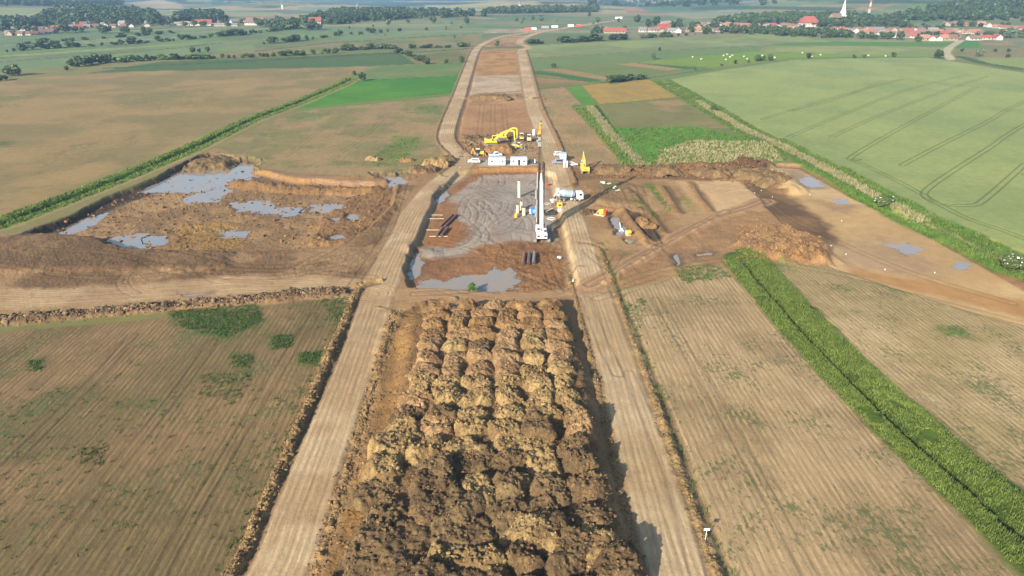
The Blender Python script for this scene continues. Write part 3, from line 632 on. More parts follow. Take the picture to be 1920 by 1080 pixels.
    T.line(PX((745, 600), (800, 568), (850, 562)), 1.2, (132, 96, 66), 1, .5, .7, peak=.6, rough=.3, clod=1)
    # ditches and green strips
    T.line(LDITCH, 5.6, (92, 126, 44), 1.0, 1.2, weed=0, clod=.8, rough=.15, col2=(112, 140, 52), ns=5)
    T.line(LDITCH, 1.6, (122, 148, 60), 1.2, .6, .8, off=-3.2, dz=.25, rough=.1)
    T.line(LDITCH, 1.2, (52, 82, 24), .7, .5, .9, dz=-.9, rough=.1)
    T.line(LDITCH, 1.0, (176, 150, 104), .5, .3, .8, off=6.0)
    T.line(PX((560, 206), (700, 193), (860, 176)), 1.8, (104, 136, 52), .8, .8, .9, rough=.15)
    T.line(GDITCH, 5.6, (80, 98, 36), .8, 1.0, clod=1, rough=.15, col2=(98, 112, 44), ns=4, off=-.7)
    T.line(GDITCH, 1.8, (94, 116, 40), 1.2, .6, .8, off=-3.6, dz=.25, rough=.15)
    T.line(GDITCH, 1.5, (90, 110, 38), 1.2, .6, .8, off=2.6, dz=.2, rough=.15)
    T.line(GDITCH, .75, (40, 56, 18), .6, .4, .9, dz=-1.3, rough=.15)  # sunken groove; the shadow in it is also painted, as dark green
    T.line(EDGE, 6.5, (94, 132, 40), 1.2, 1.6, clod=.8, rough=.25, col2=(116, 144, 58), ns=5)
    T.line(EDGE, 2.0, (170, 158, 106), 1.2, 1.8, .75, off=.5, rough=.4)
    T.line(PX((1240, 150), (1350, 131), (1483, 112), (1600, 107), (1760, 107)), 4.5, (112, 138, 62), 1.0, .8, .9, clod=.5)
    T.line(PX((1800, 106), (1840, 118), (1920, 130), (2100, 145)), 5, (66, 92, 46), 1.0, 1.2, .9)
    T.line(PX((1088, 200), (1130, 240), (1180, 295), (1196, 316)), 5.0, (88, 130, 42), 1.0, 1.2, .95, clod=.8, rough=.2)
    T.line(PX((1104, 202), (1125, 225), (1150, 258), (1185, 290), (1208, 318)), 2.4, (182, 160, 118), 1.0, 1.2, .85, rough=.4, clod=.6)
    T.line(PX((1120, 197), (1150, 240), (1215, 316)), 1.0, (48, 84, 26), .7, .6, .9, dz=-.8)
    T.line(PX((990, 168), (1060, 162), (1215, 148)), 2.4, (104, 128, 60), .8, 1.0, .9)
    T.line(PX((984, 88), (900, 90), (780, 98), (640, 105), (400, 118), (200, 128)), 3.5, (62, 84, 48), 1.2, 1.6, .9)
    T.line(PX((0, 116), (260, 97), (420, 80)), 2.5, (62, 84, 48), 1.2, 1.6, .9)
    T.line(PX((480, 96), (620, 80), (780, 70), (900, 62)), 3.0, (62, 84, 48), 1.2, 1.6, .9)
    T.line(PX((1000, 109), (1250, 94), (1440, 86)), 1.6, (90, 116, 70), 1, .4, .9)
    T.line(PX((985, 142), (1150, 156), (1200, 148), (1330, 130)), 2.2, (86, 118, 56), 1, .8, .9)
    T.line(PX((640, 152), (760, 147), (860, 142)), 1.0, (60, 96, 34), .8, .4, .9)
    T.line(PX((680, 110), (800, 104), (870, 118)), 1.2, (100, 120, 66), .8, .4, .7)
    # roads
    T.line(LROAD, 5.3, (172, 136, 100), .8, .9, .9, rough=.08, clod=.4)
    T.line(RROAD, 5.0, (176, 140, 104), .8, .7, .9, rough=.08, clod=.4)
    T.line(LROAD, 3.7, (214, 182, 144), .5, .35, dz=.12, rough=.02, rs=.5, reg=R_ROAD, col2=(196, 162, 124), ns=10, clod=0)
    T.line(RROAD, 3.5, (216, 184, 146), .5, .3, dz=.12, rough=.02, rs=.5, reg=R_ROADR, col2=(198, 165, 126), ns=10, clod=0)
    T.line(CROSS, 3.2, (186, 146, 108), .9, .7, rough=.05, rs=.4)
    T.line(TRACK, 5.4, (206, 170, 130), 1.6, 1.6, rough=.05, rs=.55, reg=R_TR, col2=(192, 156, 118), ns=9, clod=0)
    T.line(DIAG, 2.7, (188, 148, 110), .7, .5, dz=.15, rough=.05, rs=.5, reg=R_DG, clod=0)
    T.line(DIAG, .4, (148, 112, 80), .3, .1, .6, gauge=1.0, dz=-.12)
    T.line(smoothline(PX((1783, 112), (1778, 103), (1774, 97), (1782, 88), (1795, 80), (1802, 75)), 4), 3.6, (206, 188, 152), .8, .5, reg=R_VR)
    T.line(PX((900, 62), (1010, 58), (1110, 46), (1165, 36)), 3.4, (204, 176, 146), .8, .4)
    # wheel marks worn along the haul roads
    if not zonly:
        for ln, g, o2, k2 in [(LROAD, .95, -.9, .14), (LROAD, .95, 1.1, .16), (LROAD, 1.0, .2, .10), (RROAD, .95, -.8, .16), (RROAD, .95, 1.0, .12), (RROAD, 1.0, .1, .10), (TRACK, 1.0, -1.8, .18), (TRACK, 1.0, 1.5, .16), (TRACK, 1.0, 3.0, .12)]:
            i, x_, y_ = T.sel(ln, 5); d0, s0, sg = polyline(ln, x_, y_); dd = np.abs(np.abs(d0 * sg - o2 - .5 * np.sin(s0 / 17 + o2)) - g)
            T.c[i] *= (1 - k2 * np.clip(1 - dd / np.maximum(.3, .5 * mpp(y_)), 0, 1) * (d0 < 4.5))[:, None]
        for ln, wdm in ((LROAD, 1.2), (RROAD, 1.2)):
            i, x_, y_ = T.sel(ln, 4); d0, s0, sg = polyline(ln, x_, y_); T.c[i] *= (1 + .10 * np.clip(1 - (d0 / 1.6) ** 2, 0, 1) * (.4 + T.n2[i]))[:, None]
    # windrows of clods beside the roads
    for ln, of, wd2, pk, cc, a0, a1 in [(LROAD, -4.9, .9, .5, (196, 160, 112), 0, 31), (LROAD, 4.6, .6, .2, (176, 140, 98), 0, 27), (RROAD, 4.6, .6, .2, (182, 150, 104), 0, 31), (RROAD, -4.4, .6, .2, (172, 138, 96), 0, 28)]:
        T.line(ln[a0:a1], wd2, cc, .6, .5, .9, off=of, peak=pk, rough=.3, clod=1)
    T.line(LROAD[:31], .5, (88, 66, 48), .5, .3, .7, off=-3.7, dz=-.15)  # shallow dip coloured dark as the windrow's shadow on its right side
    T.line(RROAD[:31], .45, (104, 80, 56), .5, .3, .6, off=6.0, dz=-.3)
    T.line(LROAD[55:100], 1.0, (140, 106, 76), .7, .5, .9, off=4.6, dz=-.5)
    T.line(LROAD[48:120], .8, (130, 104, 74), .7, .5, .8, off=-4.6, peak=.4, rough=.2)
    T.line(RROAD[40:70], .9, (150, 116, 82), .7, .5, .8, off=5.0, peak=.6, rough=.25, clod=1)
    T.line(PX((-300, 612), (0, 603), (200, 585), (420, 565), (560, 553), (650, 548)), 1.9, (128, 102, 78), .7, .5, peak=.9, rough=.4, clod=1)
    # puddles
    for k, (pts, lev, lab) in enumerate(PUDDLES):
        i, x_, y_ = T.sel(pts, 6)
        if not len(i): continue
        ar = np.array(pts); sz = min(np.ptp(ar[:, 0]), np.ptp(ar[:, 1])); am = min(3.6, .46 * sz)
        d = sdpoly(pts, x_, y_) + am * (T.n1[i] * 1.0 + T.n2[i] * .8) - (.12 if k < 14 else .32) * am
        kk = sst(-1.2, .8, d)
        T.z[i] = T.z[i] * (1 - kk) + (-lev - .26 + .22 * T.n1[i]) * kk
        T.rough[i] *= 1 - kk * .8
        T.pond[i[d > -1.6]] = k
        T.mix(i, sst(-2.2, 0, d) * .75, (104, 80, 60), None, 1, None, 0, None, .7, 0)
    # ruts
    for pts, g, wd2, dz2, k in TREADS:
        T.line(pts, wd2 * .5, None, .25, .05, 1, dz=-dz2, gauge=g)
        if not zonly:
            i, x_, y_ = T.sel(pts, 3)
            if len(i):
                d0, _, _ = polyline(pts, x_, y_); dd = np.abs(d0 - g); w2 = np.maximum(wd2, .6 * mpp(y_))
                T.c[i] *= (1 - k * np.clip(1 - dd / w2, 0, 1))[:, None]
    # small relief
    rr = T.rough
    T.z += rr * (.6 * billow(x, y, 1.7, 3, 3) + 1.0 * T.n1 + .8 * T.n2) + .04 * T.n2
    near = y < 420
    T.z[near] += rr[near] * .55 * fbm(x[near], y[near], .45, 2, 29)
    return T

def zat(x, y):
    x = np.atleast_1d(np.asarray(x, float)); y = np.atleast_1d(np.asarray(y, float))
    return land(x, y, True).z

GM = ground_mat('soil_and_crops')
def build_land():
    pys = np.concatenate([np.linspace(1215, 60, int(1155 / 1.3)), np.linspace(59.2, 3, 70)])
    ys = H / np.tan(P + np.arctan((pys - 540) / F))
    ys = np.concatenate([np.linspace(-260, ys[0] - 1.0, 60), ys, np.geomspace(ys[-1] * 1.006, 9800, 130)])
    ss = np.concatenate([-np.geomspace(2.4, .84, 40), np.linspace(-.83, .83, 1320), np.geomspace(.84, 2.4, 40)])
    D = np.maximum(depth(ys), 60)
    X = (ss[None, :] * D[:, None]); Y = np.repeat(ys[:, None], len(ss), 1)
    x = X.ravel(); y = Y.ravel()
    T = land(x, y)
    nr, nc = X.shape
    idx = np.arange(nr * nc).reshape(nr, nc)
    Q = np.stack([idx[:-1, :-1].ravel(), idx[:-1, 1:].ravel(), idx[1:, 1:].ravel(), idx[1:, :-1].ravel()], 1)
    V = np.stack([x, y, T.z], 1)
    A = {'tint': np.concatenate([T.c, np.ones((len(x), 1))], 1), 'rows': T.rows, 'cover': T.cov}
    rg = T.reg[Q].max(1) * 0 + T.reg[Q[:, 0]]
    def cut(Qs, V2=None, smooth=True, name='ground', attrs=True, mat=GM):
        u, inv = np.unique(Qs, return_inverse=True)
        VV = (V if V2 is None else V2)[u]
        return npmesh(name, VV, inv.reshape(Qs.shape), mat, smooth, {k: v[u] for k, v in A.items()} if attrs else None)
    for k, (nm, lab) in REGION.items():
        q = Q[rg == k]
        if len(q) < 4: continue
        tag(link(nm, cut(q, name=nm)), lab, kind='structure')
    # water: flat sheets that stop where the mud rises through them
    for k, (pts, lev, lab) in enumerate(PUDDLES):
        q = Q[(T.pond[Q] == k).any(1)]
        q = q[(T.z[q] < -lev + .25).any(1)]
        if len(q) < 2: continue
        V2 = V.copy() if False else V
        u, inv = np.unique(q, return_inverse=True); VV = V[u].copy(); VV[:, 2] = -lev
        tag(link('puddle', npmesh('puddle', VV, inv.reshape(q.shape), MWATER if k < 11 else MWATER2, False)), lab, kind='structure')
    return T

WATERS = []
for nm_, bc_, ior_ in (('pool_water', (.23, .22, .21, 1), 1.8), ('muddy_water', (.25, .21, .17, 1), 1.5)):
    m_, nt_, b_, N_, L_ = newmat(nm_); WATERS.append(m_)
    nn_ = N_('ShaderNodeTexNoise'); nn_.inputs['Scale'].default_value = .22; nn_.inputs['Detail'].default_value = 5; mm_ = N_('ShaderNodeMapRange'); mm_.inputs[1].default_value = .42; mm_.inputs[2].default_value = .68
    gg_ = N_('ShaderNodeNewGeometry'); L_(gg_.outputs['Position'], nn_.inputs['Vector']); L_(nn_.outputs['Fac'], mm_.inputs[0]); xx_ = N_('ShaderNodeMix'); xx_.data_type = 'RGBA'; L_(mm_.outputs[0], xx_.inputs[0]); xx_.inputs[6].default_value = bc_; xx_.inputs[7].default_value = (.30, .21, .135, 1); L_(xx_.outputs[2], b_.inputs['Base Color'])
    b_.inputs['Roughness'].default_value = .06; b_.inputs['IOR'].default_value = ior_
    no_ = N_('ShaderNodeTexNoise'); no_.inputs['Scale'].default_value = 1.3; bp_ = N_('ShaderNodeBump'); bp_.inputs['Strength'].default_value = .05; bp_.inputs['Distance'].default_value = .1
    g_ = N_('ShaderNodeNewGeometry'); L_(g_.outputs['Position'], no_.inputs['Vector']); L_(no_.outputs['Fac'], bp_.inputs['Height']); L_(bp_.outputs[0], b_.inputs['Normal'])
MWATER, MWATER2 = WATERS
TT = build_land()
def ordw(n):
    o = 'first second third fourth fifth sixth seventh eighth ninth tenth eleventh twelfth thirteenth fourteenth fifteenth sixteenth seventeenth eighteenth nineteenth twentieth'.split()
    if n < 20: return o[n]
    t = ['twenty', 'thirty', 'forty', 'fifty'][(n + 1) // 10 - 2]; r = (n + 1) % 10
    return {0: {'twenty': 'twentieth', 'thirty': 'thirtieth', 'forty': 'fortieth', 'fifty': 'fiftieth'}[t]}.get(r, t + '-' + (o[r - 1] if r else ''))

def GZ(px, py, z=0.):
    a = (px - 960) / F; b = (540 - py) / F
    dy = math.cos(P) + b * math.sin(P); dz = -math.sin(P) + b * math.cos(P); t = (z - H) / dz
    return a * t, dy * t

def put(px, py, z0=0.):
    x, y = GZ(px, py, z0); z = float(zat(x, y)[0]); x, y = GZ(px, py, z); return (x, y, float(zat(x, y)[0]))

# ---------------------------------------------------------------- soil heaps
def interp(tab, v):
    a, b = zip(*tab); return float(np.interp(v, a, b))
HL = sorted([(G(*p)[1], G(*p)[0]) for p in ((815, 568), (800, 600), (790, 660), (765, 730), (745, 800), (705, 900), (670, 1000), (640, 1090))])
HR = sorted([(G(*p)[1], G(*p)[0]) for p in ((1045, 568), (1062, 640), (1078, 720), (1098, 800), (1122, 900), (1146, 1000), (1170, 1090))])
MOUNDS = []
def mound_z(u, v, m, x, y):
    d = (np.abs(u / m['rx']) ** 2.5 + np.abs(v / m['ry']) ** 2.5) ** .4
    an = np.arctan2(v, u); d = d * (1 + .13 * np.sin(2 * an + m['p']) + .10 * np.sin(3 * an + 2 * m['p']) + .05 * np.sin(5 * an + m['p'])) + .12 * fbm(x, y, 1.3, 2, 77)
    s = np.clip(1 - d ** 2.4, -1, 1)
    z = m['h'] * np.where(s > 0, np.minimum(np.abs(s) * 1.35, 1) ** .9 * (.9 + .1 * s), s)
    z = z + .22 * m['h'] * np.sin(m['p'] * 5) * u / m['rx'] * np.clip(s * 2, 0, 1)
    r = np.clip(s * 2.5, .25, 1)
    z = z + r * m['n'] * (.10 * billow(x, y, .7, 2, 5) + .30 * fbm(x, y, .36, 2, 8) + .55 * fbm(x, y, 2.1, 3, 4))
    return z - .1

CLS = {'orange': ((176, 136, 94), (146, 110, 74), 'smooth orange-brown'), 'pink': ((192, 154, 114), (168, 130, 92), 'pinkish tan'), 'yellow': ((192, 160, 112), (156, 124, 86), 'pale yellow clod-strewn'),
       'brown': ((148, 118, 84), (118, 94, 68), 'cloddy brown'), 'dark': ((132, 106, 76), (154, 126, 90), 'dark brown crumbly')}
def make_mound(m):
    n = m.get('res', 44); g = np.linspace(-1.22, 1.22, n)
    U, Vv = np.meshgrid(g * m['rx'], g * m['ry']); u = U.ravel(); v = Vv.ravel()
    c, s = math.cos(m['a']), math.sin(m['a']); wx = m['x'] + u * c - v * s; wy = m['y'] + u * s + v * c
    z = mound_z(u, v, m, wx, wy)
    ring = np.hypot(u / m['rx'], v / m['ry']) > 1.2
    idx = np.arange(n * n).reshape(n, n); Q = np.stack([idx[:-1, :-1].ravel(), idx[:-1, 1:].ravel(), idx[1:, 1:].ravel(), idx[1:, :-1].ravel()], 1)
    Q = Q[~ring[Q].all(1)]
    us, inv = np.unique(Q, return_inverse=True)
    c1, c2, _ = CLS[m['cls']]; f = sst(-.3, .3, fbm(wx, wy, 1.6, 4, 21) + .25 * fbm(wx, wy, .3, 2, 22))[:, None]
    colr = lin(c1) * (1 - f) + lin(c2) * f
    nn = len(us)
    at = {'tint': np.concatenate([colr, np.ones((n * n, 1))], 1)[us], 'rows': np.stack([wx, wy, wx * 0], 1)[us], 'cover': np.tile([m.get('weed', 0), 0, 1.0], (nn, 1))}
    Vt = np.stack([wx - m['x'], wy - m['y'], z], 1)[us]
    o = link(m.get('name', 'soil_heap'), npmesh(m.get('name', 'soil_heap'), Vt, inv.reshape(Q.shape), GM, True, at), (m['x'], m['y'], m['z']))
    tag(o, m['label'], m.get('cat', 'soil heap'), m.get('group'))

rowsY = []; yy = 125.0
while yy > 50: rowsY.append(yy); yy -= 4.3 + rnd.uniform(-.3, .4)
for r, y in enumerate(rowsY):
    xl, xr = interp(HL, y), interp(HR, y); n = max(5, int(round((xr - xl) / 4.9)))
    for k in range(n):
        x = xl + (k + .5) * (xr - xl) / n + rnd.uniform(-.4, .4)
        yv = y + rnd.uniform(-.6, .6)
        _, row = 0, 540 + F * math.tan(math.atan(H / yv) - P)
        if row < 650: cl = rnd.choice(['orange'] * 7 + ['pink'])
        elif row < 720: cl = rnd.choice(['pink'] * 4 + ['brown'] * (2 if k < 3 else 0) + ['yellow'])
        elif row < 900: cl = rnd.choice(['yellow'] * 5 + ['brown'] * 2 + ['pink'] * 2)
        else: cl = rnd.choice(['dark'] * 4 + ['brown'] * 3 + ['yellow'])
        big_ = 1 + .22 * max(0, min(1, (row - 760) / 250))
        wild = max(0, min(1, (row - 700) / 200))
        MOUNDS.append(dict(x=x + rnd.uniform(-1.5, 1.5) * wild, y=yv + rnd.uniform(-1.2, 1.2) * wild, rx=rnd.uniform(2.1, 2.9 + .5 * wild) * big_, ry=rnd.uniform(2.2 - .2 * wild, 3.1 + .5 * wild) * big_, h=rnd.uniform(1.0, 1.6 + .6 * wild), a=rnd.uniform(-.4, .4), p=rnd.uniform(0, 6),
                           n=.75 if row < 720 else 1.0 + .25 * wild, cls=cl, group='soil heaps dumped in rows between the haul roads', weed=.25 if row < 640 and k < 2 else 0,
                           label='%s heap, %s from left in %s row from the far end' % (CLS[cl][2], ordw(k), ordw(r))))
zz = zat([m['x'] for m in MOUNDS], [m['y'] for m in MOUNDS])
for m, z in zip(MOUNDS, zz): m['z'] = float(z) - .05; make_mound(m)
for (px, py, rx, ry, h, cl, a, lab, nm) in [
        (815, 312, 5.5, 4.2, 2.9, 'yellow', .3, 'tall jagged yellow-brown earth pile in the haul road bend', 'earth_pile'),
        (795, 322, 5.0, 3.6, 2.0, 'brown', .2, 'lower brown earth pile beside the grey roadside puddle', 'earth_pile'),
        (838, 303, 3.0, 3.0, 1.9, 'dark', 0, 'small dark earth pile against the haul road bend', 'earth_pile'),
        (703, 300, 3.4, 2.4, 1.2, 'yellow', 0, 'small pale earth pile at the edge of the green weeds', 'earth_pile'),
        (765, 302, 3.2, 2.0, 1.0, 'orange', .1, 'low orange earth pile left of the jagged pile', 'earth_pile'),
        (402, 312, 9.5, 9.5, 2.6, 'dark', .3, 'dark brown earth island standing in the large pool', 'earth_pile'),
        (935, 284, 7.0, 5.0, 2.7, 'orange', .1, 'broad orange-brown earth pile in front of the yellow excavators', 'earth_pile'),
        (905, 268, 6.0, 5.0, 1.8, 'dark', 0, 'dark weedy earth pile left of the excavators', 'earth_pile'),
        (885, 262, 6.0, 5.0, 1.3, 'brown', 0, 'low brown earth pile beside the haul road behind the backhoe', 'earth_pile'),
        (928, 186, 10, 6.5, 2.4, 'brown', 0, 'brown earth pile in the middle of the stripped corridor', 'earth_pile'),
        (1010, 186, 4, 3, .9, 'brown', 0, 'small earth pile beside the right haul road', 'earth_pile'),
        (1150, 318, 7, 4, 1.6, 'brown', 0, 'brown earth pile at the start of the right berm', 'earth_pile'),
        (1245, 320, 7, 4, 1.7, 'brown', 0, 'cloddy brown pile halfway along the right berm', 'earth_pile'),
        (1340, 320, 7.5, 4.5, 2.0, 'brown', 0, 'cloddy brown pile nearer the end of the right berm', 'earth_pile'),
        (1415, 322, 8, 6, 2.4, 'dark', 0, 'dark brown pile ending the right berm', 'earth_pile'),
        (1448, 338, 6, 5, 2.0, 'dark', .6, 'dark spilled pile at the lip of the right cutting', 'earth_pile'),
        (1515, 468, 4.5, 3.6, 1.6, 'orange', .3, 'orange earth pile at the tip of the spoil tongue', 'earth_pile'),
        (1475, 455, 4.5, 3.6, 1.2, 'orange', .3, 'orange earth pile in the middle of the spoil tongue', 'earth_pile'),
        (1212, 418, 1.8, 4.2, .7, 'orange', .3, 'long orange earth ridge east of the white pipe', 'earth_pile'),
        (1100, 398, 3, 2.4, .7, 'brown', 0, 'low brown earth pile near the orange machine', 'earth_pile')]:
    x, y, z = put(px, py)
    make_mound(dict(x=x, y=y, z=z - .1, rx=rx, ry=ry, h=h, a=a, p=rnd.uniform(0, 6), n=1.6, cls=cl, label=lab, name=nm, cat='earth pile', res=50, group=None))

# ---------------------------------------------------------------- loose clods
ICO = bmesh.new(); bmesh.ops.create_icosphere(ICO, subdivisions=1, radius=1)
IV = np.array([v.co[:] for v in ICO.verts]); IF = np.array([[v.index for v in f.verts] for f in ICO.faces]); ICO.free()
def scatter_rocks(name, label, x, y, z, s, cols, cat='clods'):
    n = len(x); k = len(IV)
    V = np.tile(IV, (n, 1, 1)) * (1 + RG.uniform(-.38, .38, (n, k, 1))) * s[:, None, None] * RG.uniform(.6, 1.3, (n, 1, 3))
    V[:, :, 2] *= .75
    V[:, :, 0] += x[:, None]; V[:, :, 1] += y[:, None]; V[:, :, 2] += (z + s * .25)[:, None]
    Q = (IF[None] + (np.arange(n) * k)[:, None, None]).reshape(-1, 3); V = V.reshape(-1, 3)
    c = np.repeat(cols, k, 0)
    me = npmesh(name, V, Q, GM, False, {'tint': np.concatenate([c, np.ones((n * k, 1))], 1), 'rows': np.stack([V[:, 0], V[:, 1], V[:, 0] * 0], 1), 'cover': np.tile([0, 0, .5], (n * k, 1))})
    tag(link(name, me), label, cat, kind='stuff')
xs, ys_, zs, ss_, cs = [], [], [], [], []
for m in MOUNDS:
    n = 70 if m['n'] < 1 else 210
    a = RG.uniform(0, 6.283, n); rr_ = np.sqrt(RG.uniform(0, 1.2, n)); u = rr_ * np.cos(a) * m['rx']; v = rr_ * np.sin(a) * m['ry']
    c, s = math.cos(m['a']), math.sin(m['a']); wx = m['x'] + u * c - v * s; wy = m['y'] + u * s + v * c
    z = mound_z(u, v, m, wx, wy) + m['z']; z = np.maximum(z, m['z'] - .1)
    xs.append(wx); ys_.append(wy); zs.append(z); ss_.append(np.clip(RG.lognormal(-2.25, .48, n), .05, .34) * (.8 if m['n'] < 1 else 1))
    c1, c2, _ = CLS[m['cls']]; f = RG.uniform(0, 1, (n, 1)) ** 1.3; bright = RG.uniform(.75, 1.25, (n, 1))
    cs.append((lin(c1) * (1 - f) + lin(c2) * f) * bright)
scatter_rocks('soil_clods', 'loose clods lying all over the dumped soil heaps', *[np.concatenate(q) for q in (xs, ys_, zs, ss_)], np.concatenate(cs))
def along(ln, off, spread, n):
    q = np.array(ln); seg = np.hypot(*np.diff(q, axis=0).T); cum = np.concatenate([[0], np.cumsum(seg)])
    t = RG.uniform(0, cum[-1], n); i = np.clip(np.searchsorted(cum, t) - 1, 0, len(seg) - 1); f = ((t - cum[i]) / seg[i])[:, None]
    p = q[i] * (1 - f) + q[i + 1] * f; d = (q[i + 1] - q[i]) / seg[i][:, None]
    o = (off + RG.normal(0, spread, n))[:, None]
    return p[:, 0] + d[:, 1] * o[:, 0], p[:, 1] - d[:, 0] * o[:, 0]
def rocks_along(name, label, items, c1, c2, smul=1.0):
    X, Y = [np.concatenate(q) for q in zip(*[along(*it) for it in items])]
    Z = zat(X, Y); n = len(X); f = RG.uniform(0, 1, (n, 1))
    scatter_rocks(name, label, X, Y, Z, np.clip(RG.lognormal(-2.1, .5, n), .05, .4) * smul, (lin(c1) * (1 - f) + lin(c2) * f) * RG.uniform(.75, 1.2, (n, 1)))
rocks_along('road_clods', 'clods pushed aside along the left haul road', [(LROAD[:32], -5.0, .5, 3200), (LROAD[:28], 4.7, .6, 1400)], (178, 146, 104), (120, 92, 64))
rocks_along('road_clods', 'clods pushed aside along the right haul road', [(RROAD[:32], 4.6, .35, 1300), (RROAD[:30], -4.4, .4, 1000)], (180, 148, 106), (126, 98, 68), .75)
rocks_along('rubble', 'broken earth and stones along the near edge of the left track', [(PX((-80, 606), (0, 603), (200, 585), (420, 565), (560, 553), (650, 548)), 0, 1.0, 3200)], (172, 142, 110), (100, 80, 62), 1.35)
# clods over the platform and the works
def poly_scatter(pts, n):
    q = np.array(pts); X = []; Y = []
    while sum(map(len, X)) < n:
        x = RG.uniform(q[:, 0].min(), q[:, 0].max(), n * 2); y = RG.uniform(q[:, 1].min(), q[:, 1].max(), n * 2); m = sdpoly(pts, x, y) > 0
        X.append(x[m]); Y.append(y[m])
    return np.concatenate(X)[:n], np.concatenate(Y)[:n]
for nm, lab, pts, n, c1, c2, k in [
        ('soil_clods', 'clods over the orange slope left of the heaps', HEAPS, 6500, (170, 130, 84), (116, 88, 62), .9),
        ('soil_clods', 'clods strewn over the right berm', PX((1120, 322), (1440, 306), (1480, 345), (1400, 345), (1290, 332), (1120, 335)), 2600, (160, 122, 84), (104, 78, 56), 1.9),
        ('soil_clods', 'clods in the churned left basin', LBASIN, 2600, (172, 132, 88), (104, 80, 60), 1.9),
        ('soil_clods', 'clods on the spoil tongue of the right cutting', PX((1380, 420), (1490, 430), (1550, 460), (1550, 492), (1380, 486)), 1300, (190, 146, 100), (120, 90, 64), 1.5),
        ('soil_clods', 'clods and rubble around the excavator piles', PX((850, 258), (1000, 250), (1010, 290), (862, 300)), 1200, (170, 130, 90), (100, 76, 56), 2.0)]:
    X, Y = poly_scatter(pts, n); f = RG.uniform(0, 1, (n, 1))
    scatter_rocks(nm, lab, X, Y, zat(X, Y), np.clip(RG.lognormal(-2.3, .5, n), .05, .3) * k, (lin(c1) * (1 - f) + lin(c2) * f) * RG.uniform(.75, 1.2, (n, 1)))

# ---------------------------------------------------------------- grass
MGRASS = leaf_mat('tall_grass', (.042, .078, .012), (.14, .18, .035), .35)
MREED = leaf_mat('dry_reed', (.12, .14, .05), (.36, .29, .16), .3)
MWEED = leaf_mat('weeds', (.035, .068, .014), (.085, .13, .03), .5)
def blades(name, label, X, Y, h, wd, mat, cat='grass', Z=None):
    if name == 'tall_grass':      # ragged, with thin places
        ok = fbm(X, Y, 3.5, 3, 88) > -.38; X = X[ok]; Y = Y[ok]; h = h * (1 + .6 * fbm(X, Y, 6, 2, 89))
    n = len(X); Z = zat(X, Y) if Z is None else Z
    a = RG.uniform(0, 6.283, n); hh = h * RG.uniform(.55, 1.25, n); l = hh * RG.uniform(.1, .6, n); b = RG.uniform(0, 6.283, n)
    dx = np.cos(a) * wd * .5; dy = np.sin(a) * wd * .5
    V = np.zeros((n, 3, 3)); V[:, 0] = np.stack([X - dx, Y - dy, Z - .05], 1); V[:, 1] = np.stack([X + dx, Y + dy, Z - .05], 1)
    V[:, 2] = np.stack([X + np.cos(b) * l, Y + np.sin(b) * l, Z + hh], 1)
    me = npmesh(name, V.reshape(-1, 3), np.arange(n * 3).reshape(n, 3), mat, False)
    return tag(link(name, me), label, cat, kind='stuff')
def tufted(n, f):   # clump the positions
    X, Y = f(n // 7); X = np.repeat(X, 7); Y = np.repeat(Y, 7); s = 0.22
    return X + RG.normal(0, s, len(X)), Y + RG.normal(0, s, len(Y))
def strip(ln, half, n, off=0): return along(ln, 0, 0, n) if half == 0 else _strip(ln, half, n, off)
def _strip(ln, half, n, off):
    q = np.array(ln); seg = np.hypot(*np.diff(q, axis=0).T)
    X, Y = along(ln, off + RG.uniform(-half, half, n), .15, n); return X, Y
blades('tall_grass', 'tall green grass on both banks of the near field ditch', *tufted(64000, lambda n: _strip(GDITCH, 5.3, n, -.7)), .5, .14, MGRASS)
blades('tall_grass', 'tall green grass along the long left ditch', *tufted(30000, lambda n: _strip(LDITCH, 5.0, n, 0)), .55, .3, MGRASS)
blades('tall_grass', 'rank grass bordering the big wheat field', *tufted(34000, lambda n: _strip(EDGE, 6.2, n, 0)), .65, .28, MGRASS)
blades('dry_reeds', 'dry pale reeds running through the wheat field border', *tufted(13000, lambda n: _strip(EDGE[1:7], 2.0, n, .5)), 1.3, .22, MREED, 'reeds')
blades('dry_reeds', 'pale reed line in the ditch right of the ploughed field', *tufted(7000, lambda n: _strip(PX((1104, 202), (1125, 225), (1150, 258), (1185, 290), (1208, 318)), 1.9, n, 0)), 1.5, .3, MREED, 'reeds')
blades('dry_reeds', 'reed bed above the right berm', *tufted(8000, lambda n: poly_scatter(PX((1240, 283), (1300, 264), (1440, 267), (1470, 302), (1300, 312), (1230, 314)), n)), .9, .22, MREED, 'reeds')
blades('tall_grass', 'green grass mixed into the reed bed and rank field', *tufted(14000, lambda n: poly_scatter(PX((1160, 242), (1300, 238), (1440, 264), (1475, 302), (1300, 313), (1215, 315)), n)), .75, .28, MGRASS)
blades('tall_grass', 'green grass beside the reed line ditch', *tufted(9000, lambda n: _strip(PX((1088, 200), (1130, 240), (1180, 295), (1196, 316)), 4.6, n, 0)), .9, .3, MGRASS)
WX, WY = [], []
